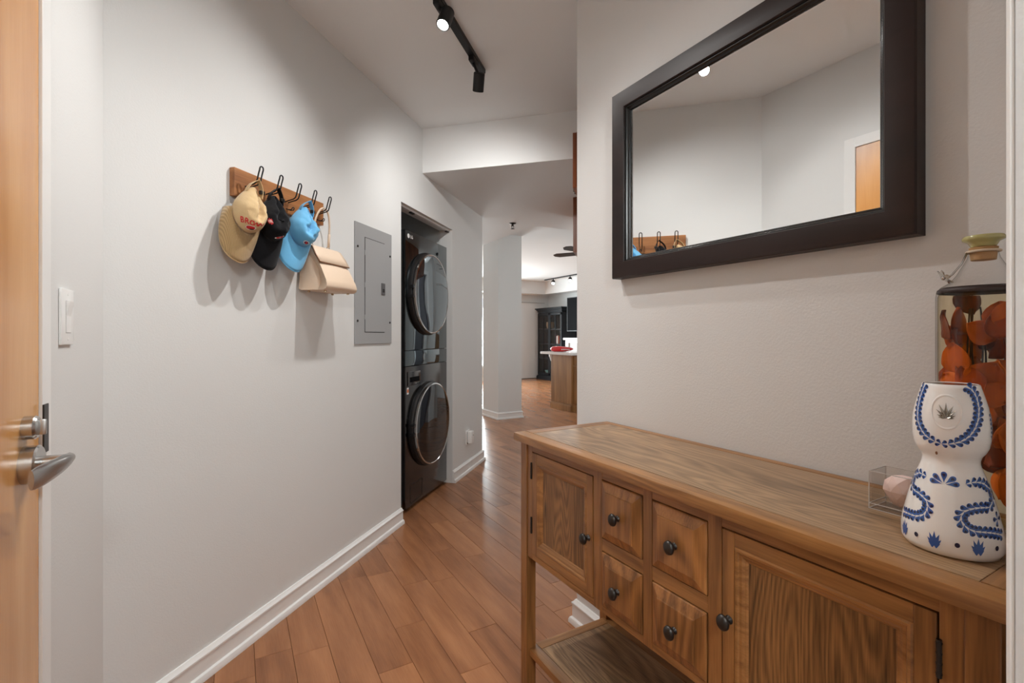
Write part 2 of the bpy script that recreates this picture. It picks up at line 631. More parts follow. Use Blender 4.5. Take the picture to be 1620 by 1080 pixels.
# diagonal wall with the laundry opening
OS0, OS1, OZ = 2.745, 3.594, 2.03
wd = MB()
TH = .115
s_start = (XB + 1.754) * Q
dbox(s_start - .12, DA, 0, OS0, DA + TH, CEIL, wd)
dbox(OS0, DA, OZ, OS1, DA + TH, CEIL, wd)
dbox(OS1, DA, 0, SA, DA + TH, CEIL, wd)
struct(wd.build('wall_diagonal', M['paint']), 'long white diagonal wall with hooks, grey panel and laundry opening')
# alcove shell
al = MB()
dbox(OS0 - .1, DA + TH, 0, OS0 - .02, DA + 1.0, 2.45, al)
dbox(OS1 + .02, DA + TH, 0, OS1 + .1, DA + 1.0, 2.45, al)
dbox(OS0 - .1, DA + .92, 0, OS1 + .1, DA + 1.0, 2.45, al)
dbox(OS0 - .1, DA + TH, 2.4, OS1 + .1, DA + 1.0, 2.45, al)
struct(al.build('wall_alcove', M['paint']), 'pale walls of the laundry alcove around the machine')
tr = MB()
dbox(OS0 + .003, DA + .028, OZ - .012, OS1 - .003, DA + .052, OZ, tr)
tk = struct(tr.build('trim_1', M['trim']), 'white sliding door track under the top of the laundry opening')
for s in (OS0 + .2, OS1 - .04):
    dbox(s, DA + .03, OZ - .02, s + .05, DA + .05, OZ - .0125).build('roller', M['black'], tk)
# return of the diagonal wall at its far end
we = MB()
dbox(SA - TH, DA + TH, 0, SA, 2.9, CEIL, we)
struct(we.build('wall_return', M['paint']))

# right wall, its return and the kitchen wall parallel to the diagonal one
wr = MB()
wr.box(XR, -2.7, 0, XR + .12, YE, CEIL)
wr.box(XR + .12, YE - .12, 0, 1.66, YE, CEIL)
struct(wr.build('wall_right', M['paint_warm']), 'warm white wall carrying the mirror above the console table')
wk = MB()
K0, KD0, KD1 = 2.243, 5.15, 6.0
dbox(K0, -.12, 0, KD0, 0, CEIL, wk)
dbox(KD0, -.12, 2.05, KD1, 0, CEIL, wk)
dbox(KD1, -.12, 0, 6.5, 0, CEIL, wk)
struct(wk.build('wall_kitchen', M['paint']))
# doorway seen only in the washer's reflections
dk = thing('door_2', 'white cased doorway mirrored in the washer glass', None, W(KD0, 0, 0), pi / 4, kind='structure')
c = MB()
c.box(-.07, 0, 0, 0, .02, 2.12).box(KD1 - KD0, 0, 0, KD1 - KD0 + .07, .02, 2.12).box(0, 0, 2.05, KD1 - KD0, .02, 2.12)
c.build('casing', M['trim'], dk)
box(0, -.1, 0, KD1 - KD0, -.06, 2.05).build('door_leaf', M['doorway_shade'], dk)  # flat sheet coloured dark to imitate the shade inside an open doorway
wq = MB()
wq.box(4.5, 4.47, 0, 7.75, 4.59, CEIL)
struct(wq.build('wall_kitchen_return', M['paint']))

# doorway the photograph was taken from
wn = MB()
wn.box(.664, .04, 0, XR, .1640, CEIL)
wn.box(-.329, .04, 0, -.27, .1640, CEIL)
wn.box(-.27, .04, 2.3, .664, .1640, CEIL)
struct(wn.build('wall_near', M['paint_warm']), 'pale end of a wall at the right edge beside the console table')
cz = MB()
cz.box(.6655, .1645, 0, .735, .1717, 2.3, bev=.003)
struct(cz.build('trim_2', M['trim']), 'thin white corner trim at the right edge of the picture')
# room behind the camera
wb = MB()
wb.box(-2.2, -2.7, 0, 8.2, -2.6, CEIL)
struct(wb.build('wall_back', M['paint']))
wx = MB()
wx.box(-2.2, -2.6, 0, -2.1, 1.9, CEIL).box(-2.1, 1.814, 0, XB - .0, 1.9, CEIL)
struct(wx.build('wall_outer', M['paint']))

# living room
YF, XL = 11.15, 7.55
WX0, WX1, WZ0, WZ1 = 3.3, 5.6, .35, 2.2
wf = MB()
wf.box(.6, YF, 0, WX0, YF + .14, CEIL)
wf.box(WX1, YF, 0, 7.75, YF + .14, CEIL)
wf.box(WX0, YF, 0, WX1, YF + .14, WZ0)
wf.box(WX0, YF, WZ1, WX1, YF + .14, CEIL)
struct(wf.build('wall_far', M['paint']), 'far white wall of the living room behind the black cabinet')
struct(box(XL, 4.4, 0, XL + .14, YF, CEIL).build('wall_living', M['paint']), 'far right white wall behind the television')
wg = MB()
wg.box(.6, 4.6, 0, .72, YF + .14, CEIL)
p0 = W(SA - .02, 2.9)
struct(wg.build('wall_far_left', M['paint']))
wy = MB()
wy.prism([(p0.x + .1, p0.y), (p0.x - .1, p0.y - .12), (.6, 4.62), (.72, 5.0)], lambda a, b, d: (a, b, d), 0, CEIL)
struct(wy.build('wall_link', M['paint']))
win = thing('window_1', 'tall daylight window of the living room hidden behind the column', None, (WX0, YF, WZ0), 0, kind='structure')
f = MB()
ww, wh = WX1 - WX0, WZ1 - WZ0
f.box(0, .04, 0, .05, .1, wh).box(ww - .05, .04, 0, ww, .1, wh).box(0, .04, 0, ww, .1, .05).box(0, .04, wh - .05, ww, .1, wh).box(ww / 2 - .03, .04, 0, ww / 2 + .03, .1, wh)
f.build('window_frame', M['trim'], win)
for x0, x1 in ((.05, ww / 2 - .03), (ww / 2 + .03, ww - .05)):
    box(x0, .066, .05, x1, .074, wh - .05).build('pane', M['glass'], win)
bk = MB()
bk.box(.72, 10.78, 2.287, XL, YF, CEIL).box(7.2, 4.59, 2.287, XL, 10.78, CEIL)
struct(bk.build('ceiling_bulkhead', M['ceiling']), 'boxed white bulkhead running round the far living room ceiling')
sd = thing('door_3', 'pale flat sliding door panel left of the black cabinet', None, (6.2, YF, 0), 0, kind='structure')
box(0, -.02, .015, 1.21, 0, 2.06).build('door_leaf', M['paint'], sd)
box(0, -.03, 2.065, 1.21, 0, 2.08).build('door_track', M['shade_grey'], sd)
box(0, -.012, 0, 1.21, 0, .014).build('floor_track', M['dark_metal'], sd)

# column
CX0, CY0, CX1, CY1 = 3.185, 5.95, 3.565, 6.43
struct(box(CX0, CY0, 0, CX1, CY1, CEIL).build('column', M['paint']), 'square white column standing between the hall and the living room')


# baseboards
BP = [(0, 0), (.026, 0), (.026, .012), (.022, .022), (.014, .026), (.014, .074), (.017, .078), (.017, .084), (.010, .090), (.006, .097), (0, .097)]


def base(name, pts, label=None, parts=None):
    """Profile swept along a polyline of floor points; it stands on the right-hand side of the direction of travel."""
    pts = [Vector((p[0], p[1])) for p in pts]
    n = len(pts)
    rows = []
    for i, p in enumerate(pts):
        d0 = (pts[i] - pts[i - 1]).normalized() if i else None
        d1 = (pts[i + 1] - pts[i]).normalized() if i < n - 1 else None
        d0 = d0 or d1
        d1 = d1 or d0
        n0, n1 = Vector((d0.y, -d0.x)), Vector((d1.y, -d1.x))
        m = (n0 + n1).normalized()
        m = m / max(.3, m.dot(n0))
        rows.append([(p.x + m.x * a, p.y + m.y * a, b) for a, b in BP])
    mb = MB()
    k = len(BP)
    V = [q for r in rows for q in r]
    F = [(i * k + j, i * k + (j + 1) % k, (i + 1) * k + (j + 1) % k, (i + 1) * k + j) for i in range(n - 1) for j in range(k)]
    F += [tuple(range(k)), tuple(range((n - 1) * k, n * k))[::-1]]
    mb.add(V, F)
    return struct(mb.build(name, M['trim'], smooth=25), label)


a = lambda s, n: tuple(W(s, n)[:2])
base('baseboard_left', [(XB, DY1 + FR), (XB, 1.754), a(OS0 - .001, DA)], 'white moulded baseboard along the long diagonal wall')
base('baseboard_far', [a(OS1 + .001, DA), a(SA, DA), a(SA, 2.85)], 'short white baseboard between the washer and the wall corner')
base('baseboard_right', [(1.62, YE), (XR, YE), (XR, .2)], 'white baseboard at the foot of the right wall behind the console table')
base('baseboard_column', [(CX0, CY1), (CX0, CY0), (CX1, CY0), (CX1, CY1)][::1], 'white baseboard wrapped around the square column')
base('baseboard_back', [(WX0 - 2.2, YF), (6.2, YF)])


# ------------------------------------------------------------------ entry door
d = thing('door_1', 'honey maple entry door at the left edge with a nickel lever', None, (XB, DY1, 0), 0, kind='structure')
box(-.045, DY0 - DY1, .008, -.001, -.003, DZ - .003).build('door_leaf', M['door'], d)
f = MB()
f.box(-.1, 0, 0, .004, FR, DZ + FR, bev=.0015).box(-.1, DY0 - DY1 - FR, 0, .004, DY0 - DY1, DZ + FR, bev=.0015).box(-.1, DY0 - DY1, DZ, .004, 0, DZ + FR, bev=.0015)
f.build('door_frame', M['trim'], d)
LY, LZ = 1.176 - DY1, .954
lv = MB().lathe([(.0, -.004), (.034, -.004), (.034, .018), (.031, .021), (0, .021)], 32, (0, LY, LZ), (1, 0, 0)).build('lever_handle', M['steel'], d, smooth=35)
nk = MB()
nk.lathe([(.0115, .015), (.0115, .056)], 20, (0, LY, LZ + .002), (1, 0, 0))
nk.build('neck', M['steel'], lv, smooth=35)
arm = MB()
NA = 14


def arm_pt(i, j):
    t = i / (NA - 1)
    y = LY + .014 - t * .108
    x = .060 - .008 * t - .018 * t * t
    zc = LZ + .004 - .012 * t
    h = .0105 + .0085 * sin(min(1, t * 1.15) * pi * .5) * (1 if t < .9 else (1 - (t - .9) * 3))
    if i == 0: h *= .75
    th = .006 - .002 * t
    aa = 2 * pi * j / 12
    return (x + th * cos(aa), y, zc + h * sin(aa))


V = [arm_pt(i, j) for i in range(NA) for j in range(12)]
F = [(i * 12 + j, i * 12 + (j + 1) % 12, (i + 1) * 12 + (j + 1) % 12, (i + 1) * 12 + j) for i in range(NA - 1) for j in range(12)]
F += [tuple(range(12)), tuple(range((NA - 1) * 12, NA * 12))]
arm.add(V, F)
arm.build('lever', M['steel'], lv, smooth=50)
tt = MB().lathe([(0, -.004), (.021, -.004), (.021, .014), (.018, .018), (0, .018)], 28, (0, LY + .002, LZ + .066), (1, 0, 0)).build('thumb_turn', M['steel'], d, smooth=35)
box(.014, LY - .002, LZ + .052, .029, LY + .006, LZ + .080, bev=.003).build('turn_piece', M['steel'], tt, smooth=40)
sp = box(.0035, .0, LZ + .004, .0065, .026, LZ + .098, bev=.0009).build('strike_plate', M['dark_metal'], d)

# light switch
sw = thing('light_switch', 'white rocker light switch on the wall beside the entry door', 'switch', (XB, 1.405, 1.226))
pm = MB()
pm.box(0, -.043, -.061, .006, .043, .061, bev=.0025)
pm.build('wall_plate', M['switch'], sw, smooth=40)
rk = MB()
rk.prism([(-.034, .0055), (.034, .0055), (.034, .013), (.002, .007), (-.034, .0075)], lambda a_, b_, d_: (b_, d_, a_), -.017, .017)
rk.build('rocker', M['switch'], sw)
MB().box(.0055, -.018, -.0352, .0064, .018, .0352).build('rocker_gap', M['shade_grey'], sw)
for z in (-.049, .049):
    MB().lathe([(0, .0055), (.0028, .0055), (.0028, .0068), (0, .007)], 10, (0, 0, z), (1, 0, 0)).build('screw', M['switch'], sw)

# ------------------------------------------------------------------ grey breaker panel
PS0, PS1, PZ0, PZ1 = 2.2315, 2.6144, 1.137, 1.791
pn = thing('breaker_panel', 'flat grey metal electrical panel on the wall beside the laundry opening', 'electrical panel', W(PS0, DA, PZ0), pi / 4)
pw, ph = PS1 - PS0, PZ1 - PZ0
box(0, -.007, 0, pw, 0, ph, bev=.002).build('cover', M['grey_panel'], pn)
dx0, dx1, dz0, dz1 = .0915, .299, .066, .584
box(dx0 + .0015, -.010, dz0 + .0015, dx1 - .0015, -.0065, dz1 - .0015, bev=.001).build('door', M['grey_panel'], pn)
g = MB()
g.box(dx0 - .002, -.0078, dz0 - .002, dx0 + .0015, -.0065, dz1 + .002).box(dx0, -.0078, dz1 - .0015, dx1, -.0065, dz1 + .002).box(dx0, -.0078, dz0 - .002, dx1, -.0065, dz0 + .0015)
g.build('door_gap', M['dark_metal'], pn)
for z in (.148, .324, .500):
    box(dx0 - .004, -.0115, z - .013, dx0 + .004, -.006, z + .013, bev=.002).build('hinge', M['grey_panel'], pn)
lt = box(.258, -.014, .283, .297, -.0095, .351, bev=.002).build('latch', M['latch'], pn)
box(.268, -.0165, .298, .287, -.0135, .318, bev=.0015).build('latch_slide', M['black'], lt)
for x, z in ((.023, .524), (.362, .521), (.022, .126), (.36, .124)):
    MB().lathe([(0, 0), (.006, 0), (.006, .003), (0, .0045)], 12, (x, -.007, z), (0, -1, 0)).build('screw', M['dark_metal'], pn, smooth=40)

# ------------------------------------------------------------------ plug-in on the wall
pg = thing('plug_in_device', 'small white plug-in device low on the wall right of the washer', 'plug-in', W(3.94, DA, .3), pi / 4)
box(-.045, -.006, -.06, .045, 0, .06, bev=.002).build('outlet_plate', M['switch'], pg)
box(-.03, -.05, -.052, .034, -.0061, .055, bev=.014).build('body', M['switch'], pg, smooth=50)
MB().lathe([(0, 0), (.008, 0), (.006, .003), (0, .003)], 12, (.004, -.049, .018), (0, -1, 0)).build('button', M['shade_grey'], pg)
box(-.03, -.0095, -.055, -.014, -.0062, -.045).build('plug_gap', M['black'], pg)

# ------------------------------------------------------------------ washer tower
wt = thing('washer_dryer_tower', 'tall black stacked washer and dryer tower in the wall alcove', 'washer', W(2.88, 1.515, 0), pi / 4)
b = MB()
b.box(.0, .02, .02, .70, .78, 1.89, bev=.006)
for x in (.06, .64):
    for y in (.08, .7):
        b.lathe([(.025, 0), (.025, .022)], 12, (x, y, 0))
b.build('cabinet', M['black'], wt)
box(.002, 0, 1.083, .698, .03, 1.888, bev=.005).build('upper_front_panel', M['blk_glass'], wt, smooth=40)
ctl = box(.002, .0005, .978, .698, .03, 1.0805, bev=.003).build('control_panel', M['blk_glass'], wt, smooth=40)
MB().lathe([(.031, 0), (.031, .0012), (0, .0014)], 36, (.30, .0002, 1.03), (0, -1, 0)).build('dial', M['blk_glass'], ctl, smooth=35)
MB().lathe([(.0335, 0), (.0335, .0015), (.032, .0015)], 36, (.30, .0002, 1.03), (0, -1, 0), cap=False).build('dial_ring', M['latch'], ctl, smooth=35)
box(.002, 0, .028, .698, .03, .9755, bev=.005).build('lower_front_panel', M['blk_steel'], wt, smooth=40)
dd = box(.028, -.006, .845, .217, .005, .940, bev=.004).build('detergent_drawer', M['blk_steel'], wt, smooth=40)
box(.055, -.0068, .868, .195, -.0055, .902).build('drawer_grip', M['screen'], dd)
box(.022, -.001, .79, .048, .001, .835).build('label_sticker', M['white_paint'], wt)
box(.0235, -.0014, .802, .0465, -.0009, .823).build('sticker_mark', M['orange'], wt)
fh = MB()
fx0, fx1, fz0, fz1 = .07, .25, .05, .17
for q_ in ((fx0, fz0, fx1, fz0 + .0025), (fx0, fz1, fx1, fz1 + .0025), (fx0, fz0, fx0 + .0025, fz1), (fx1, fz0, fx1 + .0025, fz1)):
    fh.box(q_[0], -.0012, q_[1], q_[2], .0005, q_[3])
fh.build('filter_hatch', M['dark_metal'], wt)


def round_door(name, cx, cz, R, lab, pane):
    o = (cx, 0, cz)
    ring = MB().lathe([(R - .05, 0), (R, 0), (R + .002, .012), (R - .004, .03), (R - .016, .036), (R - .04, .03)], 72, o, (0, -1, 0)).build(name, M['black'], wt, smooth=30, label=lab)
    MB().lathe([(R - .0165, .034), (R - .010, .040), (R - .012, .052), (R - .020, .054), (R - .024, .050)], 72, o, (0, -1, 0)).build('chrome_rim', M['chrome'], ring, smooth=40)
    MB().lathe([(R - .0215, .045), (R - .0215, .052), (R - .06, .0555), (R - .13, .0575), (0, .058)], 72, o, (0, -1, 0)).build('glass', pane, ring, smooth=30)
    for dz in (-.045, .02):
        box(cx - R - .004, -.047, cz + dz, cx - R + .014, -.015, cz + dz + .022, bev=.002).build('hinge_clip', M['black'], ring)


round_door('dryer_door', .325, 1.482, .296, 'upper round dark glass door with chrome rim', M['door_glass'])
round_door('washer_door', .345, .548, .302, 'lower round dark glass door with chrome rim', M['door_glass_dark'])
lg = MB()
lg.lathe([(0, .0), (.0155, .0), (.0155, .0012), (0, .0012)], 24, (.045, 0, 1.852), (0, -1, 0))
tv_, tf_ = text_mesh('LG', .03)
lg.add([(x + .09, -.0012, y + 1.852) for x, y in tv_], tf_)
lg.build('emblem', M['white_thread'], wt)

# ------------------------------------------------------------------ hook rack
RS0, RS1, RZ0, RZ1, RT = 1.438, 1.95, 1.701, 1.806, .023
rack = thing('hook_rack', 'short wooden wall board with five black wire hooks', 'coat rack', W(RS0, DA, RZ0), pi / 4)
box(0, -RT, 0, RS1 - RS0, 0, RZ1 - RZ0, bev=.0025).build('board', M['rack_wood'], rack)
HOOK_S = [1.497, 1.600, 1.708, 1.806, 1.908]
for hs in HOOK_S:
    x = hs - RS0
    w_ = .0085
    y0 = -RT + .002
    pts = [(x - w_, y0, .046)]
    pts += [(x - w_, -RT - .018, .050), (x - w_, -RT - .040, .054), (x - w_, -RT - .050, .060), (x - w_, -RT - .0545, .070), (x - w_, -RT - .060, .090), (x - w_, -RT - .066, .108)]
    for k in range(7):
        a_ = pi - pi * k / 6
        pts.append((x + w_ * cos(a_), -RT - .066 - .0015 * sin(a_), .110 + .0085 * sin(a_)))
    pts += [(x + w_, -RT - .066, .108), (x + w_, -RT - .060, .090), (x + w_, -RT - .0545, .070), (x + w_, -RT - .050, .060), (x + w_, -RT - .040, .054), (x + w_, -RT - .018, .050), (x + w_, y0, .046)]
    hk = MB().tube(pts, .0027, 8).build('hook', M['black_metal'], rack, smooth=60)
    pts = [(x - .006, y0, .018), (x - .006, -RT - .016, .012), (x - .006, -RT - .028, .012)]
    for k in range(7):
        a_ = pi - pi * k / 6
        pts.append((x + .006 * cos(a_), -RT - .030 - .003 * sin(a_), .014 + .008 * sin(a_)))
    pts += [(x + .006, -RT - .028, .012), (x + .006, -RT - .016, .012), (x + .006, y0, .018)]
    MB().tube(pts, .002, 8).build('lower_hook', M['black_metal'], hk, smooth=60)


# ------------------------------------------------------------------ caps
class Cap:
    def __init__(self, seed, psi, tilt, b=.057, a=.090, d=.082, zc=-.128, fold=.032, fold_x=.012, lean=0., pinch=.40, wr=1.):
        self.__dict__.update(locals())
        self.R = Matrix.Rotation(tilt, 4, 'Y') @ Matrix.Rotation(psi, 4, 'Z')

    def raw(self, th, ph):
        c = max(0, cos(ph)) ** .8
        X = self.b * cos(th) * c
        Z0 = self.a * sin(th) * c
        hz = max(-1, min(1, sin(th) * c))             # -1 front (down) .. 1 back (up)
        k = sin(ph)
        dep = self.d * (.92 - .26 * hz - .34 * max(0, hz) ** 1.5)
        O = dep * k ** .9
        Z = self.zc + Z0 - .016 * k * (1 + hz) + .012 * max(0, hz)
        up = max(0., min(1., (hz + .62) / .7))
        # the limp crown has fallen in along a crease and bulges on either side of it
        cx_ = self.fold_x + .012 * hz
        O -= self.fold * exp(-((X - cx_) / .011) ** 2) * up * k ** .5
        O += .008 * exp(-((X - cx_ - .020) / .010) ** 2) * up * k
        O += .006 * exp(-((X - cx_ + .024) / .013) ** 2) * up * k
        X *= 1 - self.pinch * max(0, hz) ** 1.2
        nv = noise.noise(Vector((X * 26 + self.seed, O * 26, Z * 26)))
        n2 = noise.noise(Vector((X * 55, O * 55 + self.seed, Z * 42)))
        cr = sin((Z + .4 * X) * 150 + 5 * nv) * max(0, min(1, (hz + .5))) * max(0, 1 - hz)
        O += (.009 * nv + .004 * n2 + .0016 * cr) * k * self.wr * max(.25, min(1, (hz + 1.05) / .6))
        X += (.005 * n2 + .004 * nv) * k * self.wr
        # the stiff front panel keeps a fuller curve just above the brim
        fr_ = exp(-((hz + .75) / .28) ** 2)
        O += .012 * fr_ * k * (1 - k * .4)
        # the front of the rim stands out from the wall
        O += .020 * max(0, -sin(th)) ** 2 * (1 - k)
        X += self.lean * (Z - self.zc)
        return Vector((X, -O, Z))

    def pt(self, th, ph):
        return self.R @ self.raw(th, ph)

    def nrm(self, th, ph):
        e = .02
        u = self.pt(th + e, ph) - self.pt(th - e, ph)
        v = self.pt(th, min(ph + e, 1.55)) - self.pt(th, ph - e)
        n = u.cross(v).normalized()
        c = self.R @ Vector((0, -.03, self.zc))
        if n.dot(self.pt(th, ph) - c) < 0: n = -n
        return n

    def decal(self, verts, faces, th0, ph0, lift=.0011, rot=0):
        out = []
        for u, v in verts:
            u, v = u * cos(rot) - v * sin(rot), u * sin(rot) + v * cos(rot)
            ph = ph0 + v / .095
            th = th0 + u / (.078 * max(.3, cos(ph)))
            out.append(self.pt(th, ph) + self.nrm(th, ph) * lift)
        return out, faces

    def brim(self, i, j, nu, nv):
        t = i / (nu - 1) * 2 - 1
        th = radians(270 + t * 80)
        p = self.raw(th, .0)
        v = j / (nv - 1)
        L = .112 * (max(0, 1 - abs(t) ** 3.2)) ** .5 + .006
        x = p.x * (1 + .42 * v * (1 - .35 * v))
        # the visor arches: its middle stands out, its sides curl back to the wall
        out = v * (.006 + .016 * (1 - t * t)) - .034 * v * v * (.6 + .4 * t * t)
        return self.R @ Vector((x, p.y - out - .001, p.z - L * v + .002 * (1 - v)))


def make_cap(name, label, s, cap, mats, z=1.764, n=1.408, band=None):
    root = thing(name, label, 'cap', W(s, n, z), pi / 4, group='caps on the hook rack')
    NU, NV = 64, 22
    mb = MB()
    mb.grid(lambda i, j: cap.pt(2 * pi * i / NU, (pi / 2) * min(.9999, j / (NV - 1)) ** .9), NU, NV, True)
    crown = mb.build('crown', mats['crown'], root, smooth='all', solid=.0022)
    mb = MB()
    mb.grid(lambda i, j: cap.brim(i, j, 33, 10), 33, 10)
    br = mb.build('brim', mats['brim'], root, smooth='all', solid=.0042)
    # edge piping round the brim and stitched seam where it meets the crown
    MB().tube([cap.brim(i, 9, 33, 10) for i in range(33)], .0024, 6).build('brim_edge', mats['edge'], br, smooth='all')
    MB().tube([cap.brim(i, 0, 33, 10) + (cap.R.to_3x3() @ Vector((0, -.0015, 0))) for i in range(33)], .0022, 6).build('brim_seam', mats['edge'], br, smooth='all')
    # strap: two ends of the back opening run up and over the hook
    l = cap.pt(radians(135), .12)
    r = cap.pt(radians(45), .12)
    top = Vector((0, -.008, 0.0))
    pts = []
    for k in range(17):
        t = k / 16
        if t < .5:
            p = l.lerp(top, min(1, t * 2))
        else:
            p = top.lerp(r, min(1, t * 2 - 1))
        p = p + Vector((-.010 * sin(pi * t * 2), 0, .006 * sin(pi * t)))
        pts.append(p)
    sm = MB()
    V, F = [], []
    wv = cap.R.to_3x3() @ Vector((0, -1, 0))
    for i, p in enumerate(pts):
        tg = (pts[min(i + 1, 16)] - pts[max(i - 1, 0)]).normalized()
        nn = tg.cross(wv).normalized()
        hw = .0105
        for sx, sy in ((-1, -1), (1, -1), (1, 1), (-1, 1)):
            V.append(p + wv * (hw * sx) + nn * (.0012 * sy))
    for i in range(16):
        for k in range(4):
            F.append((i * 4 + k, i * 4 + (k + 1) % 4, (i + 1) * 4 + (k + 1) % 4, (i + 1) * 4 + k))
    F += [(0, 1, 2, 3), (67, 66, 65, 64)]
    sm.add(V, F)
    st = sm.build('strap', mats['strap'], root, smooth=40)
    pb = pts[13]
    bx = MB()
    bx.box(pb.x - .011, pb.y - .009, pb.z - .008, pb.x + .009, pb.y + .003, pb.z + .006, bev=.002)
    bx.build('buckle', M['dark_metal'], st, smooth=40)
    # top button and eyelets
    bt = cap.pt(0, 1.5)
    MB().lathe([(0, -.003), (.006, -.001), (.005, .003), (0, .0045)], 14, bt, cap.nrm(.3, 1.45)).build('button', mats['crown'], crown, smooth='all')
    for th in (205, 250, 290, 335):
        e = cap.pt(radians(th), .95)
        MB().lathe([(.0012, 0), (.0032, .0004), (.0032, .0014), (.0012, .0018)], 10, e, cap.nrm(radians(th), .95)).build('eyelet', mats['edge'], crown)
    return root, crown


def blob(rx, ry, n=20, p=1.0):
    v = [(rx * cos(2 * pi * i / n), ry * sin(2 * pi * i / n)) for i in range(n)]
    # rings so that the shape can follow the cloth
    out, f = [(0, 0)], []
    R = 4
    for r in range(1, R + 1):
        out += [(x * r / R, y * r / R) for x, y in v]
    for i in range(n):
        f.append((0, 1 + i, 1 + (i + 1) % n))
        for r in range(R - 1):
            a0, b0 = 1 + r * n, 1 + (r + 1) * n
            f.append((a0 + i, b0 + i, b0 + (i + 1) % n, a0 + (i + 1) % n))
    return out, f


def refine(vf, longest=.003):
    bm = bmesh.new()
    vs = [bm.verts.new((x, y, 0)) for x, y in vf[0]]
    for f_ in vf[1]:
        try:
            bm.faces.new([vs[i] for i in f_])
        except ValueError:
            pass
    bmesh.ops.triangulate(bm, faces=bm.faces[:])
    for _ in range(3):
        long_ = [e for e in bm.edges if e.calc_length() > longest]
        if not long_: break
        bmesh.ops.subdivide_edges(bm, edges=long_, cuts=1)
        bmesh.ops.triangulate(bm, faces=[f_ for f_ in bm.faces if len(f_.verts) > 3])
    bm.verts.index_update()
    out = ([(v.co.x, v.co.y) for v in bm.verts], [tuple(v.index for v in f_.verts) for f_ in bm.faces])
    bm.free()
    return out


def shift(vf, dx, dy, rot=0, sx=1, sy=1):
    v, f_ = vf
    return [((x * sx * cos(rot) - y * sy * sin(rot)) + dx, (x * sx * sin(rot) + y * sy * cos(rot)) + dy) for x, y in v], f_


PSI = radians(-12)
# tan corduroy cap
cap1 = Cap(3.1, PSI, radians(19), wr=1.3)
r1, c1 = make_cap('baseball_cap', 'tan corduroy baseball cap with red lettering on the first hook', HOOK_S[0], cap1,
                  dict(crown=M['tan_cloth'], brim=M['tan_cord'], edge=M['tan_cloth'], strap=M['tan_cloth']))
T0, P0 = radians(262), .52
mb = MB()
word = 'BROWN'
for i, ch in enumerate(word):
    v, f_ = refine(text_mesh(ch, .031))
    t = (i - 2) / 2
    mb.add(*cap1.decal(*shift((v, f_), t * .041, .021 - .009 * t * t, -t * .45), T0, P0, .0021, .55))
mb.build('lettering', M['red_thread'], c1)
for nm, ml, w_, h_, dx, dy, lf in (('patch', M['white_thread'], .0205, .0135, 0, -.007, .0012), ('patch_red', M['red_thread'], .0175, .0105, -.001, -.006, .0018), ('patch_dark', M['black_cloth'], .010, .0035, .003, -.013, .0023)):
    mb = MB()
    mb.add(*cap1.decal(*shift(blob(w_, h_), dx, dy, .15), T0, P0, lf + .0007, .55))
    mb.build(nm, ml, c1)
# black cap
cap2 = Cap(8.4, PSI, radians(13), fold=.028, fold_x=-.006, wr=1.2)
r2, c2 = make_cap('baseball_cap', 'black baseball cap with red and white badge on the second hook', HOOK_S[1], cap2,
                  dict(crown=M['black_cloth'], brim=M['black_cloth'], edge=M['black_cloth'], strap=M['black_cloth']))
mb = MB()
mb.add(*cap2.decal(*shift(blob(.024, .008), 0, 0, .25), radians(278), .50, .0016, .45))
mb.build('patch', M['white_thread'], c2)
mb = MB()
for dx, w_ in ((-.008, .010), (.009, .009)):
    mb.add(*cap2.decal(*shift(blob(w_, .0058), dx, .002 + dx * .25, .25), radians(278), .50, .0023, .45))
mb.build('patch_red', M['red_thread'], c2)
mb = MB()
mb.add(*cap2.decal(*blob(.013, .017, 8), radians(205), .75, .0012))
mb.build('side_badge', M['red_thread'], c2)
mb = MB()
for dy in (-.006, .002, .009):
    mb.add(*cap2.decal(*shift(blob(.007, .0018, 10), 0, dy, .5), radians(205), .75, .0019))
mb.build('side_badge_mark', M['white_thread'], c2)
# light blue cap
cap3 = Cap(14.9, PSI + radians(-2), radians(21), fold=.03, fold_x=.004, b=.058, wr=1.3, pinch=.35)
r3, c3 = make_cap('baseball_cap', 'light blue baseball cap with small emblem hanging beside the handbag', HOOK_S[3] - .018, cap3,
                  dict(crown=M['blue_cloth'], brim=M['blue_cloth'], edge=M['blue_cloth'], strap=M['blue_cloth']))
for nm, ml, w_, h_, lf in (('patch', M['white_thread'], .015, .013, .0012), ('patch_blue', M['navy_cloth'], .0105, .010, .0018), ('patch_red', M['red_thread'], .005, .007, .0023)):
    mb = MB()
    mb.add(*cap3.decal(*blob(w_, h_), radians(274), .45, lf))
    mb.build(nm, ml, c3)

# ------------------------------------------------------------------ handbag on the last hook
BS0, BS1, BZ0, BZ1 = 1.794, 2.023, 1.387, 1.583
hb = thing('handbag', 'cream leather flap handbag hanging from the last hook', 'bag', W(BS0, DA, BZ0), pi / 4)
bw = BS1 - BS0
# side outline: (outward, z)
D0, D1 = .155, .052
body = MB()
NS = 12


def bag_pt(i, j):
    """i around the closed side outline, j along the width"""
    out = [(.012, .004), (.022, -.002), (D0 - .018, -.003), (D0 - .004, .004), (D0, .018), (D0 - .006, .04), (D0 - .036, .10), (D0 - .068, .150), (D1 + .012, .188), (D1, .194), (.020, .194), (.013, .188)]
    t = j / 10
    o, z = out[i]
    bulge = .006 * sin(pi * t)
    if i in (3, 4, 5, 6): o += bulge
    if i == 2: z -= .002 * sin(pi * t)
    x = bw * t
    k = z / .196
    x = x + (.5 - t) * 2 * (.016 * k)     # narrower at the top
    return (x, -o, z)


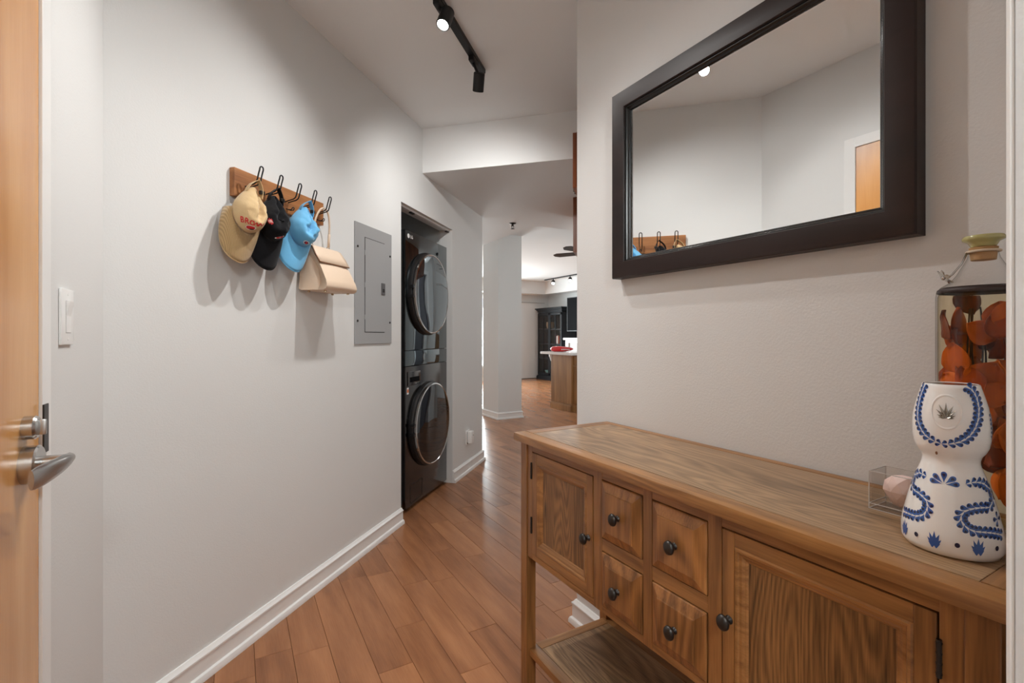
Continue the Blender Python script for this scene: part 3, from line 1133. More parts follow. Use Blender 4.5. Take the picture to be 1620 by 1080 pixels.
V = [bag_pt(i, j) for j in range(11) for i in range(NS)]
F = [(j * NS + i, j * NS + (i + 1) % NS, (j + 1) * NS + (i + 1) % NS, (j + 1) * NS + i) for j in range(10) for i in range(NS)]
body.add(V, F)
for j, sgn in ((0, 1), (10, -1)):     # gussets folded inwards along a vertical crease
    ring = [bag_pt(i, j) for i in range(NS)]
    cxs = ring[0][0]
    inner = []
    for p in ring:
        dz_ = D0 + (D1 - D0) * max(0, min(1, (p[2] - .02) / .17))
        mid = -(.013 + dz_) / 2
        inner.append((cxs + sgn * (.064 * max(0, 1 - abs(p[2] - .085) / .13) + .003), mid + (p[1] - mid) * .14, p[2] * .95 + .004))
    V = ring + inner
    F = [(i, (i + 1) % NS, NS + (i + 1) % NS, NS + i) for i in range(NS)] + [tuple(range(NS, 2 * NS))]
    body.add(V, F)
body.build('body', M['leather'], hb, smooth=50)
fl = MB()
fo = [(.018, .197), (D1, .199), (D1 + .014, .192), (D0 - .066, .156), (D0 - .045, .122)]


def flap_pt(i, j):
    t = j / 10
    o, z = fo[i]
    k = z / .196
    ins = .014 * k if i < 3 else .006
    x = bw * t + (.5 - t) * 2 * ins
    sag = .0
    return (x, -(o + .005), z + sag)


fl.grid(flap_pt, 5, 11)
flo = fl.build('flap', M['leather'], hb, smooth=50, solid=.005)
MB().tube([Vector(flap_pt(4, j)) + Vector((0, 0, -.001)) for j in range(11)], .0032, 6).build('flap_edge', M['leather_edge'], flo, smooth='all')
for j in (0, 10):
    MB().tube([Vector(flap_pt(i, j)) for i in range(5)], .0024, 6).build('flap_side_edge', M['leather_edge'], flo, smooth='all')
for x, o in ((.03, .04), (bw - .03, .04), (.03, D0 - .03), (bw - .03, D0 - .03)):
    MB().lathe([(0, -.010), (.006, -.009), (.006, -.003), (.004, .0)], 12, (x, -o, -.001)).build('foot', M['brass'], hb, smooth=40)
hr = []
for x in (.055, bw - .055):
    rr = MB().tube([(x + .009 * cos(t * pi / 6), -.034, .206 + .012 * sin(t * pi / 6)) for t in range(12)], .002, 6, closed=True).build('ring', M['brass'], hb, smooth='all')
hx = HOOK_S[4] - BS0
hz = 1.768 - BZ0
pts = []
for k in range(25):
    t = k / 24
    a_ = pi * t
    pts.append(Vector((hx + (.055 - hx) * max(0, cos(a_)) ** .9 * 1.0 + (bw - .055 - hx) * max(0, -cos(a_)) ** .9, -.036 - .022 * sin(a_), .214 + (hz - .214) * sin(a_) ** .75)))
MB().tube(pts, .0052, 8, flat=.7).build('handle', M['leather'], hb, smooth='all')
for k in (1, 22):
    MB().tube(pts[k:k + 3], .0068, 8, flat=.8).build('handle_tab', M['leather'], hb, smooth='all')

# ------------------------------------------------------------------ mirror
MY0, MY1, MZ0, MZ1 = .430, 1.325, 1.388, 2.045
mr_ = thing('wall_mirror', 'large mirror in a wide dark espresso frame above the console table', 'mirror', (XR, (MY0 + MY1) / 2, MZ0))
hy, hz_ = (MY1 - MY0) / 2, MZ1 - MZ0
fw = .072


def frame_ring(prof):
    """prof: (inset from the outer edge, distance off the wall); four mitred sides"""
    V, F = [], []
    k = len(prof)
    for cy, cz in ((-1, 0), (1, 0), (1, 1), (-1, 1)):
        for ins, off in prof:
            V.append((-off, cy * (hy - ins), ins if cz == 0 else hz_ - ins))
    for i in range(4):
        j = (i + 1) % 4
        for a_ in range(k):
            b_ = (a_ + 1) % k
            F.append((i * k + a_, i * k + b_, j * k + b_, j * k + a_))
    return MB().add(V, F)


frame_ring([(.0, .002), (0, .040), (.003, .045), (.012, .046), (fw - .016, .041), (fw - .014, .038), (fw - .014, .004), (fw - .014, .002)]).build('frame', M['mirror_frame'], mr_, smooth=30)
frame_ring([(fw - .015, .004), (fw - .015, .034), (fw - .010, .033), (fw - .006, .027), (fw - .004, .026), (fw, .020), (fw + .001, .012), (fw, .004)]).build('inner_lip', M['mirror_lip'], mr_, smooth=30)
box(-.018, -hy + fw - .012, fw - .012, -.010, hy - fw + .012, hz_ - fw + .012).build('mirror_glass', M['mirror'], mr_)

# ------------------------------------------------------------------ console table
CT = thing('console_table', 'brown wooden console table with two doors and four small drawers', 'console table', (0, 0, 0))
CT.location = (1.0, .8, 0)


def cb(x0, y0, z0, x1, y1, z1, bev=.0015, mb=None):
    return (mb or MB()).box(x0 - 1.0, y0 - .8, z0, x1 - 1.0, y1 - .8, z1, bev=bev)


TX0, TX1, TY0, TY1, TZ = .803, 1.211, .196, 1.394, .862
tth = .026
cb(TX0, TY0, TZ - tth, TX0 + .047, TY1, TZ, .004).build('top_front_rail', M['con_frame_h'], CT, smooth=40)
cb(TX1 - .030, TY0, TZ - tth, TX1, TY1, TZ, .003).build('top_back_rail', M['con_frame_h'], CT, smooth=40)
for y0, y1 in ((TY0, TY0 + .047), (TY1 - .047, TY1)):
    cb(TX0 + .0475, y0, TZ - tth, TX1 - .0305, y1, TZ, .0012).build('top_end_rail', M['con_frame_x'], CT)
cb(TX0 + .048, TY0 + .048, TZ - tth, TX1 - .031, TY1 - .048, TZ - .0004, .0012).build('top_panel', M['con_top'], CT)
BX0, BX1 = .830, 1.196
LGS = [(.826, 1.347), (.826, .216), (1.165, 1.347), (1.165, .216)]
for x, y in LGS:
    cb(x, y, 0, x + .036, y + .036, TZ - tth, .002).build('leg', M['con_frame_v'], CT)
bz0, bz1 = .460, TZ - tth
YS = dict(l0=1.3465, l1=1.3185, a0=1.010, a1=.976, b0=.829, b1=.800, c0=.649, c1=.617, r0=.279, r1=.2525)
FXT = BX0 + .02
fr = MB()
fv = MB()
# face frame
for y0, y1 in ((YS['l1'], YS['l0']), (YS['a1'], YS['a0']), (YS['b1'], YS['b0']), (YS['c1'], YS['c0']), (YS['r1'], YS['r0'])):
    cb(BX0, y0, bz0, FXT, y1, bz1, .0012).build('stile', M['con_frame_v'], CT)
cb(BX0 + .0006, YS['r1'], .8085, FXT, YS['l0'], bz1, .001).build('face_top_rail', M['con_frame_h'], CT)
cb(BX0 + .0006, YS['r1'], bz0, FXT, YS['l0'], .4775, .001).build('face_bottom_rail', M['con_frame_h'], CT)
for y0, y1 in ((YS['b0'], YS['a1']), (YS['c0'], YS['b1'])):
    cb(BX0 + .0006, y0, .622, FXT, y1, .655, .001).build('drawer_rail', M['con_frame_h'], CT)
cs = MB()
cb(BX0 + .045, .222, bz0 + .005, BX1 - .004, 1.378, bz0 + .017, 0, cs)       # floor of the carcass
cb(1.180, .222, bz0, BX1 - .004, 1.378, bz1, 0, cs)                           # back board
cb(.864, 1.352, bz0, 1.164, 1.366, bz1, 0, cs)
cb(.864, .232, bz0, 1.164, .246, bz1, 0, cs)
cb(FXT + .004, .25, bz0 + .02, FXT + .008, 1.35, bz1 - .02, 0, cs)
cs.build('carcass', M['con_panel'], CT)


def knob(parent, y, z, x):
    k = MB()
    k.lathe([(.0085, 0), (.0075, .003), (.0052, .006), (.0055, .012), (.011, .016)], 20, (x - 1.0, y - .8, z), (-1, 0, 0), cap=False)
    # oval mushroom head
    o = Vector((x - 1.0 - .014, y - .8, z))
    V, F = [], []
    n = 24
    pr = [(.2, 0), (.85, .0005), (1, .004), (.93, .008), (.65, .0115), (.3, .0130), (0, .0135)]
    for r_, h_ in pr:
        for i in range(n):
            a_ = 2 * pi * i / n
            V.append(o + Vector((-h_, r_ * .0135 * cos(a_), r_ * .0155 * sin(a_))))
    F = [(i * n + j, i * n + (j + 1) % n, (i + 1) * n + (j + 1) % n, (i + 1) * n + j) for i in range(len(pr) - 1) for j in range(n)]
    k.add(V, F)
    k.build('knob', M['dark_metal'], parent, smooth=60)


def cab_door(y0, y1, z0, z1, knob_y, knob_z, hinge_y, lab):
    g_ = .0022
    y0, y1, z0, z1 = y0 + g_, y1 - g_, z0 + g_, z1 - g_
    x0, x1 = BX0 - .0015, BX0 + .018
    sw_, rw = .026, .027
    dr = cb(x0 + .0095, y0 + sw_ - .004, z0 + rw - .004, x1 - .002, y1 - sw_ + .004, z1 - rw + .004, 0).build('door', M['con_panel'], CT, label=lab)
    for a_, b_ in ((y0, y0 + sw_), (y1 - sw_, y1)):
        cb(x0, a_, z0, x1, b_, z1, .0015).build('door_stile', M['con_frame_v'], dr)
    for a_, b_ in ((z0, z0 + rw), (z1 - rw, z1)):
        cb(x0 + .0004, y0 + sw_, a_, x1, y1 - sw_, b_, .0012).build('door_rail', M['con_frame_h'], dr)
    # stepped moulding round the sunk panel
    V, F = [], []
    pr = [(0, x0 + .0015), (.003, x0 - .0012), (.007, x0 - .0006), (.009, x0 + .003), (.014, x0 + .0035), (.019, x0 + .0065), (.021, x0 + .0068), (.024, x0 + .0095)]
    k = len(pr)
    for cy, cz in ((0, 0), (1, 0), (1, 1), (0, 1)):
        for ins, x in pr:
            V.append((x - 1.0, ((y0 + sw_ + ins) if cy == 0 else (y1 - sw_ - ins)) - .8, (z0 + rw + ins) if cz == 0 else (z1 - rw - ins)))
    for i in range(4):
        j = (i + 1) % 4
        for a_ in range(k - 1):
            F.append((i * k + a_, i * k + a_ + 1, j * k + a_ + 1, j * k + a_))
    MB().add(V, F).build('door_moulding', M['con_frame_h'], dr)
    knob(dr, knob_y, knob_z, x0)
    for hz0 in (z0 + (z1 - z0) * .2, z0 + (z1 - z0) * .74):
        h_ = MB()
        h_.lathe([(.0032, 0), (.0032, .052)], 10, (BX0 - .003 - 1.0, hinge_y - .8, hz0))
        for q_ in range(4):
            h_.lathe([(.0038, 0), (.0038, .002)], 10, (BX0 - .003 - 1.0, hinge_y - .8, hz0 + .004 + q_ * .014))
        h_.build('hinge', M['dark_metal'], dr)


cab_door(YS['a0'], YS['l1'], .4775, .8085, 1.030, .636, YS['l1'] + .001, 'narrower door at the far end, knob on its right stile')
cab_door(YS['r0'], YS['c1'], .4775, .8085, .600, .634, YS['r0'] - .001, 'wider door at the near end, knob on its left stile')


def drawer(y0, y1, z0, z1):
    g_ = .0022
    y0, y1, z0, z1 = y0 + g_ - .8, y1 - g_ - .8, z0 + g_, z1 - g_
    x0 = BX0 - 1.0
    prof = [(0, .016), (0, -.001), (.002, -.003), (.023, -.0100), (.0235, -.0125), (.026, -.013)]
    V, F = [], []
    k = len(prof)
    for cy, cz in ((0, 0), (1, 0), (1, 1), (0, 1)):
        for ins, x in prof:
            V.append((x0 + x, y0 + ins if cy == 0 else y1 - ins, z0 + ins if cz == 0 else z1 - ins))
    for i in range(4):
        j = (i + 1) % 4
        for a_ in range(k - 1):
            F.append((i * k + a_, i * k + a_ + 1, j * k + a_ + 1, j * k + a_))
    F += [tuple(i * k + k - 1 for i in range(4)), tuple(i * k for i in range(4))]
    dr = MB().add(V, F).build('drawer', M['con_drawer'], CT)
    knob(dr, (y0 + y1) / 2 + .8, (z0 + z1) / 2, BX0 - .011)


for y0, y1 in ((YS['b0'], YS['a1']), (YS['c0'], YS['b1'])):
    drawer(y0, y1, .655, .8085)
    drawer(y0, y1, .4775, .622)
# lower shelf
SZ = .152
cb(.838, .236, SZ - .024, .872, 1.362, SZ, .003).build('shelf_front_rail', M['con_frame_h'], CT, smooth=40)
cb(1.160, .236, SZ - .024, 1.186, 1.362, SZ, .002).build('shelf_back_rail', M['con_frame_h'], CT)
for y0, y1 in ((1.328, 1.362), (.236, .27)):
    cb(.8725, y0, SZ - .024, 1.1595, y1, SZ, .001).build('shelf_end_rail', M['con_frame_x'], CT)
cb(.873, .271, SZ - .022, 1.159, 1.327, SZ - .0004, .001).build('shelf_panel', M['con_top'], CT)

# ------------------------------------------------------------------ painted ceramic decanter
VC = Vector((.952, .306, TZ))
vz = thing('ceramic_decanter', 'white ceramic decanter painted with blue leaf garlands on the console table', 'decanter', VC)
VP = [(.0, .0), (.050, .0), (.0565, .002), (.0597, .010), (.0596, .028), (.0575, .043), (.0553, .052), (.0528, .064), (.050, .076), (.0468, .089), (.0435, .101), (.0398, .112), (.0370, .120), (.0345, .1275), (.0336, .132), (.0338, .137), (.0358, .143), (.0400, .149), (.0432, .157), (.0450, .168), (.0457, .188), (.0448, .202), (.0420, .217), (.0385, .231), (.0348, .2445), (.0338, .2485), (.0325, .2500)]
MB().lathe(VP + [(.031, .2495), (.030, .244)], 64, cap=False).build('body', M['ceramic'], vz, smooth='all')
MB().lathe([(.0305, .2478), (.0305, .2492), (.0, .2492)], 40).build('stopper_seat', M['pewter'], vz, smooth=40)
TOC = (Vector((0, 0, 0)) - VC)
TH0 = atan2(TOC.y, TOC.x)        # the side turned to the doorway


def rad_at(z):
    for (r0, z0), (r1, z1) in zip(VP[1:], VP[2:]):
        if z0 <= z <= z1 and z1 > z0:
            return r0 + (r1 - r0) * (z - z0) / (z1 - z0)
    return .034


def on_vase(a_, z, lift=.0004):
    """a_: distance round the body from the side facing the doorway (to the right as seen), z: height"""
    r = rad_at(z)
    th = TH0 + a_ / r
    return Vector(((r + lift) * cos(th), (r + lift) * sin(th), z))


def vz_px(cx, cy):
    """From a close-up sketch of the vase (x, y) to (arc, height) on its surface."""
    ang = (1430 + cx / 3.482 - 810) / 760
    D = 1.0
    zz = None
    phi = math.atan(ang) - math.atan((VC.x * cos(YAW) - VC.y * sin(YAW)) / (VC.x * sin(YAW) + VC.y * cos(YAW)))
    r = .045
    for _ in range(12):
        k = max(-.97, min(.97, D * sin(phi) / r))
        th = math.asin(k) - 0
        al = th - phi if abs(k) < .97 else th
        # distance to the surface point along the ground
        al = math.asin(k) - phi
        dist = D * cos(phi) - r * cos(math.asin(k))
        Z = dist * cos(math.atan(ang))
        zz = CAMZ + (530 - (590 + cy / 3.482)) / 760 * Z - TZ
        r = rad_at(max(.001, min(.249, zz)))
    al = math.asin(max(-.97, min(.97, D * sin(phi) / r))) + 0
    # the sight line and the axis differ by phi: add it to get the angle about the axis
    return (al - phi) * r if False else (al) * r, max(.002, min(.248, zz))


leafs, dots, lines = MB(), MB(), MB()


def drop(mb, a0, z0, ang, L, wd_, lift):
    """a teardrop: pointed at (a0, z0), round at the end"""
    pts = [(0, 0), (.25, .13), (.5, .34), (.68, .47), (.84, .46), (.96, .27), (1, 0), (.96, -.27), (.84, -.46), (.68, -.47), (.5, -.34), (.25, -.13)]
    V = []
    for u, v in pts:
        u, v = u * L, v * wd_
        V.append(on_vase(a0 + u * cos(ang) - v * sin(ang), z0 + u * sin(ang) + v * cos(ang), lift))
    mb.add(V, [(0, 1, 11), (1, 2, 10, 11), (2, 3, 9, 10), (3, 4, 8, 9), (4, 5, 7, 8), (5, 6, 7)])


def garland(px, step=.0070, L=.0112, wd_=.0072, first=0):
    P_ = [vz_px(*p) for p in px]
    # resample the polyline
    segs = []
    tot = 0
    for p, q_ in zip(P_, P_[1:]):
        l = sqrt((q_[0] - p[0]) ** 2 + (q_[1] - p[1]) ** 2)
        segs.append((tot, l, p, q_))
        tot += l
    n = max(2, int(tot / step))
    pl_ = []
    for i in range(n + 1):
        t = tot * i / n
        for t0, l, p, q_ in segs:
            if t <= t0 + l + 1e-9:
                k = (t - t0) / l if l else 0
                pl_.append((p[0] + (q_[0] - p[0]) * k, p[1] + (q_[1] - p[1]) * k))
                break
    for i in range(len(pl_) - 1):
        p, q_ = pl_[i], pl_[i + 1]
        an = atan2(q_[1] - p[1], q_[0] - p[0])
        gr = min(1, .7 + i * .12)
        for sd_ in (1, -1):
            drop(leafs, p[0], p[1], an + sd_ * .62, L * gr, wd_ * gr, .0004)
            dx, dy = cos(an + sd_ * .62) * L * gr * .66, sin(an + sd_ * .62) * L * gr * .66
            drop(dots, p[0] + dx * .86, p[1] + dy * .86, an + sd_ * .62, L * .38 * gr, wd_ * .58 * gr, .0007)
        w2 = .00035
        nx, nz = -sin(an) * w2, cos(an) * w2
        lines.add([on_vase(p[0] - nx, p[1] - nz, .0009), on_vase(q_[0] - nx, q_[1] - nz, .0009), on_vase(q_[0] + nx, q_[1] + nz, .0009), on_vase(p[0] + nx, p[1] + nz, .0009)], [(0, 1, 2, 3)])


garland([(208, 390), (170, 375), (130, 350), (100, 310), (82, 260), (82, 200), (95, 130), (118, 65)])
garland([(208, 390), (250, 392), (300, 382), (350, 355), (385, 310), (405, 250), (408, 190), (395, 130), (375, 95), (345, 62)])
garland([(492, 362), (484, 310), (476, 260), (470, 220)], .006, .006, .0045)
garland([(130, 570), (95, 548), (62, 560), (48, 600), (55, 640), (95, 665), (130, 700), (140, 745), (115, 785), (70, 790), (30, 775), (5, 765)])
garland([(335, 612), (380, 598), (430, 605), (470, 640), (485, 690), (465, 740), (420, 740), (370, 745), (315, 765), (310, 810), (335, 850), (380, 870), (430, 875), (480, 880), (530, 892)])
for px, py in ((222, 612),):
    a0, z0 = vz_px(px, py)
    for an in (.15, .75, pi / 2, pi - .75, pi - .15):
        drop(leafs, a0 + .002 * cos(an), z0 + .002 * sin(an), an, .0155, .0075, .0004)
        drop(dots, a0 + .0095 * cos(an), z0 + .0095 * sin(an), an, .0055, .0045, .0007)
a0, z0 = vz_px(508, 805)
for an in (pi * .5, pi * .5 + 1.5, pi * .5 - 1.5, pi, -pi * .6):
    drop(leafs, a0, z0, an, .010, .006, .0004)
    drop(dots, a0 + .006 * cos(an), z0 + .006 * sin(an), an, .0036, .0036, .0007)
for px, py in ((172, 950), (402, 992), (12, 880)):      # little agave tufts along the foot
    a0, z0 = vz_px(px, py)
    for an in (.55, .9, 1.25, pi / 2, pi - 1.25, pi - .9, pi - .55):
        L = .006 + .015 * sin(an) ** 3
        V = [on_vase(a0 + u * cos(an) - v * sin(an), z0 + u * sin(an) + v * cos(an), .0005) for u, v in ((0, -.0042), (L * .45, -.0026), (L, 0), (L * .45, .0026), (0, .0042))]
        leafs.add(V, [(0, 1, 2, 3, 4)])
for px, py in ((77, 890), (292, 948), (503, 966)):
    a0, z0 = vz_px(px, py)
    V = [on_vase(a0 + .0030 * cos(i * pi / 5), z0 + .0036 * sin(i * pi / 5), .0005) for i in range(10)]
    dots.add(V, [tuple(range(10))])
leafs.build('painted_leaves', M['cobalt'], vz, kind='stuff')
dots.build('painted_leaf_tips', M['navy'], vz, kind='stuff')
lines.build('painted_veins', M['ceramic'], vz, kind='stuff')
# raised medallion with a pewter agave
a0, z0 = vz_px(234, 215)
md = MB()
V, F = [], []
for r_, lf in ((.0185, .0), (.0178, .0010), (.0168, .0010), (.016, .0)):
    for i in range(36):
        t = 2 * pi * i / 36
        V.append(on_vase(a0 + r_ * cos(t), z0 + r_ * 1.42 * sin(t), lf))
F = [(j * 36 + i, j * 36 + (i + 1) % 36, (j + 1) * 36 + (i + 1) % 36, (j + 1) * 36 + i) for j in range(3) for i in range(36)]
md.add(V, F)
mdo = md.build('medallion', M['ceramic'], vz, smooth='all')
ag = MB()
for an in (.1, .45, .85, 1.2, pi / 2, pi - 1.2, pi - .85, pi - .45, pi - .1):
    L = .0085 + .0145 * sin(an) ** 2
    V = []
    for u, v, h in ((0, 0, .001), (L * .45, .0017, .0012), (L, 0, .0022), (L * .45, -.0017, .0012), (L * .45, 0, .003)):
        V.append(on_vase(a0 + u * cos(an) - v * sin(an), z0 - .009 + u * sin(an) + v * cos(an), h))
    ag.add(V, [(0, 1, 4), (1, 2, 4), (2, 3, 4), (3, 0, 4)])
ag.build('agave_emblem', M['pewter'], mdo)
a0, z0 = vz_px(183, 440)
MB().add([on_vase(a0 + .0016 * cos(i * pi / 4), z0 + .0030 * sin(i * pi / 4), .0005) for i in range(8)], [tuple(range(8))]).build('drip_mark', M['leather_edge'], vz)

# ------------------------------------------------------------------ tall bottle of preserved leaves
BC = Vector((1.131, .319, TZ))
bt_ = thing('leaf_bottle', 'tall clear bottle of amber leaves and syrup behind the ceramic decanter', 'bottle', BC)
BPf = [(.0, .0), (.058, .0), (.0625, .004), (.0635, .012), (.0635, .392), (.0620, .402), (.056, .410), (.044, .418), (.0355, .430), (.0275, .446), (.0215, .458), (.0195, .466), (.0195, .472)]
MB().lathe(BPf, 48, cap=False).build('glass_shell', M['glass'], bt_, smooth='all')
MB().lathe([(0, .006), (.058, .006), (.0605, .012), (.0605, .392), (.057, .402), (.0, .402)], 48).build('syrup', M['syrup'], bt_, smooth=40)
MB().lathe([(.0607, .398), (.0622, .400), (.0612, .4045), (.056, .4085), (.0552, .407)], 48, cap=False).build('shoulder_ring', M['stem'], bt_, smooth='all')
MB().lathe([(.0, .455), (.0165, .455), (.0185, .472), (.0192, .477), (0, .477)], 28).build('cork', M['cork'], bt_, smooth=40)
MB().lathe([(.0, .477), (.0165, .478), (.0205, .486), (.0275, .4895), (.0285, .4935), (.0262, .497), (.0, .497)], 36).build('lid', M['olive_glass'], bt_, smooth=50)
MB().tube([(.0215 * cos(t * pi / 12), .0215 * sin(t * pi / 12), .470) for t in range(24)], .0022, 6, closed=True).build('twine', M['twine'], bt_, smooth='all')
# silver flower charm hanging on the shoulder, towards the left
dirc = Vector((-.64, .77, 0)).normalized()
sidec = Vector((0, 0, 1)).cross(dirc)
ch = MB().tube([dirc * .0225 + Vector((0, 0, .469)), dirc * .030 + Vector((0, 0, .450)), dirc * .043 + Vector((0, 0, .432)), dirc * .053 + Vector((0, 0, .424))], .0016, 6).build('charm', M['silver'], bt_, smooth='all')
fc = dirc * .056 + Vector((0, 0, .426))
for k in range(6):
    a_ = k * pi / 3
    e1 = sidec * cos(a_) + (Vector((0, 0, 1)) * .8 + dirc * .6).normalized() * sin(a_)
    e2 = e1.cross((dirc * .8 - Vector((0, 0, .6))).normalized())
    nn = e1.cross(e2)
    V = [fc, fc + e1 * .006 + e2 * .0045 + nn * .001, fc + e1 * .013 + e2 * .0035 + nn * .003, fc + e1 * .0165 + nn * .0035, fc + e1 * .013 - e2 * .0035 + nn * .003, fc + e1 * .006 - e2 * .0045 + nn * .001]
    MB().add(V, [(0, 1, 2, 3, 4, 5)]).build('charm_petal', M['silver'], ch, solid=.0012)
MB().lathe([(0, -.003), (.004, -.001), (.004, .002), (0, .004)], 12, fc, dirc).build('charm_centre', M['silver'], ch, smooth='all')
# leaves and stems
rl = random.Random(5)
for k in range(5):
    x0, y0 = rl.uniform(-.03, .03), rl.uniform(-.03, .03)
    pts = [(x0 * (.3 + .7 * t / 9) + .008 * sin(t * .9 + k), y0 * (.3 + .7 * t / 9) + .006 * cos(t * .8 + k), .012 + .040 * t) for t in range(10)]
    MB().tube(pts, [.0022 - .00012 * t for t in range(10)], 6).build('stem', M['stem'], bt_, smooth='all')
protos = []
for k in range(84):
    zc = .05 + .33 * (k / 83) + rl.uniform(-.015, .015)
    if rl.random() < (0.6 if zc < .16 else .08): continue
    a_ = rl.uniform(0, 2 * pi)
    rr = rl.uniform(.03, .066)
    L, wl_ = rl.uniform(.044, .066), rl.uniform(.034, .050)
    mb = MB()
    tilt, roll = rl.uniform(-1.1, 1.1), rl.uniform(-.25, .25)
    base_ = Matrix.Translation((rr * cos(a_) * .75, rr * sin(a_) * .75, zc)) @ Matrix.Rotation(a_ + rl.uniform(-.6, .6), 4, 'Z') @ Matrix.Rotation(tilt, 4, 'X') @ Matrix.Rotation(roll, 4, 'Y')
    NLU, NLV = 5, 9

    def lp(i, j, L=L, wl_=wl_):
        t = j / (NLV - 1)
        wdt = wl_ * (sin(pi * t ** .8) ** .7 + .02)
        u = (i / (NLU - 1) * 2 - 1)
        return (.006 * (u * u) + .006 * sin(t * 3), u * wdt * .5 * 1.25, (t - .5) * L)

    mb.grid(lp, NLU, NLV)
    mb.xf(base_)
    # keep every leaf inside the glass
    out = []
    for p in mb.v:
        r_ = sqrt(p[0] ** 2 + p[1] ** 2)
        s_ = min(1, .0585 / max(r_, 1e-6))
        out.append((p[0] * s_, p[1] * s_, max(.012, min(.396, p[2]))))
    mb.v = out
    mb.build('leaf', M['leaf_dark'] if k % 2 else M['leaf'], bt_, smooth='all', solid=.0009)

# ------------------------------------------------------------------ pink crystal in an acrylic box
ac = thing('acrylic_box', 'small clear acrylic box around a pink crystal on the console table', 'box', (1.0625, .41, TZ))
hx_, hy_, hh = .0325, .040, .070
t_ = .003
box(-hx_, -hy_, 0, hx_, hy_, .010).build('base', M['acrylic'], ac)
for q_ in ((-hx_, -hy_, .010, -hx_ + t_, hy_, hh), (hx_ - t_, -hy_, .010, hx_, hy_, hh), (-hx_ + t_, -hy_, .010, hx_ - t_, -hy_ + t_, hh), (-hx_ + t_, hy_ - t_, .010, hx_ - t_, hy_, hh)):
    box(*q_).build('side_panel', M['acrylic'], ac)
eg = MB()
for x in (-hx_, hx_):
    for y in (-hy_, hy_):
        eg.box(x - .0007, y - .0007, 0, x + .0007, y + .0007, hh)
for z in (.0005, .010, hh):
    for y in (-hy_, hy_):
        eg.box(-hx_, y - .0006, z - .0006, hx_, y + .0006, z + .0006)
    for x in (-hx_, hx_):
        eg.box(x - .0006, -hy_, z - .0006, x + .0006, hy_, z + .0006)
eg.build('bright_edges', M['acrylic_edge'], ac)
qz = thing('rose_quartz', 'rough pale pink crystal inside the clear acrylic box', 'crystal', (1.0625, .41, TZ + .0102))
bm = bmesh.new()
bmesh.ops.create_icosphere(bm, subdivisions=2, radius=1)
for v in bm.verts:
    k = 1 + .22 * noise.noise(v.co * 1.6 + Vector((3, 1, 7)))
    top = .6 + .4 * max(-1, v.co.z)
    v.co = Vector((max(-.0285, min(.0285, v.co.x * .025 * k)), max(-.036, min(.036, v.co.y * (.029 + .007 * v.co.z) * k)), .027 + v.co.z * .030 * k))
    v.co.z = max(0, v.co.z)
MB().take(bm).build('stone', M['quartz'], qz)

# ------------------------------------------------------------------ hall track light
TN = .832
tl = thing('track_light', 'black ceiling track with three small spot heads in the hall', 'track light', W(1.8, TN, CEIL), pi / 4)
box(-.47, -.017, -.022, .655, .017, 0, bev=.0015).build('track', M['black_metal'], tl)
for i, (lens, aim, pw_) in enumerate(HEADS):
    loc = tl.matrix_basis.inverted() if False else None
    rel = Matrix.Rotation(-pi / 4, 4, 'Z') @ (lens - Vector(tl.location))
    dv = (Matrix.Rotation(-pi / 4, 4, 'Z') @ (aim - lens)).normalized()
    L = .088
    back = rel - dv * L
    hd = MB().lathe([(0, 0), (.026, 0), (.0285, .003), (.0285, L - .002), (.0265, L), (.024, L), (.023, L - .006), (0, L - .006)], 28, back, dv).build('spot_head', M['black_metal'], tl, smooth=35)
    mx_ = back.x
    pv = back + dv * .02
    st = MB()
    st.box(mx_ - .035, -.014, -.046, mx_ + .035, .014, -.0215, bev=.003)
    st.tube([(mx_, 0, -.045), (mx_ + (pv.x - mx_) * .3, pv.y * .3, -.06), pv], .008, 10)
    st.build('adapter', M['black_metal'], hd, smooth=40)
    MB().lathe([(0, L - .0055), (.0225, L - .0055), (.0215, L - .0035), (0, L - .002)], 24, back, dv).build('lens', M['lens'], hd, smooth='all')
    lamp('spot_lamp', 'SPOT', lens + (aim - lens).normalized() * .006, aim, pw_, WARM, .022, 150, blend=1)

# sprinkler
spk = thing('fire_sprinkler', 'small metal fire sprinkler under the lowered soffit', 'sprinkler', (2.403, 4.185, SOFF))
MB().lathe([(.034, 0), (.034, -.004), (.018, -.010), (.010, -.012), (.010, -.03)], 20).build('escutcheon', M['dark_metal'], spk, smooth=40)
MB().tube([(-.012, 0, -.02), (-.014, 0, -.04), (0, 0, -.055), (.014, 0, -.04), (.012, 0, -.02)], .003, 6).build('frame_arms', M['dark_metal'], spk)
MB().lathe([(.0, -.055), (.02, -.055), (.02, -.058), (0, -.058)], 12).build('deflector', M['dark_metal'], spk)

# ------------------------------------------------------------------ kitchen wall cabinets seen past the right wall's edge


def wall_cab(s0, s1, n1, z0, z1, label):
    o = thing('wall_cabinet', label, 'cabinet', W(s0, 0, z0), pi / 4, group='wooden kitchen wall cabinets')
    w_, h_ = s1 - s0, z1 - z0
    box(0, 0.001, 0, w_, n1 - .021, h_).build('carcass', M['cherry'], o)
    for k in (0, 1):
        dr = box(w_ / 2 * k + .002, n1 - .0205, .002, w_ / 2 * (k + 1) - .002, n1, h_ - .002, bev=.002).build('door', M['cherry'], o)
        box(w_ / 2 - .03 + .05 * k, n1 + .0005, .03, w_ / 2 - .02 + .05 * k, n1 + .02, .12, bev=.002).build('handle', M['dark_metal'], dr)


wall_cab(2.655, 3.04, .374, 2.0, 2.309, 'brown wooden wall cabinet just past the right wall corner, upper of two')
wall_cab(3.9, 4.7, .546, 1.858, 2.309, 'brown wooden wall cabinet just past the right wall corner, lower of two')

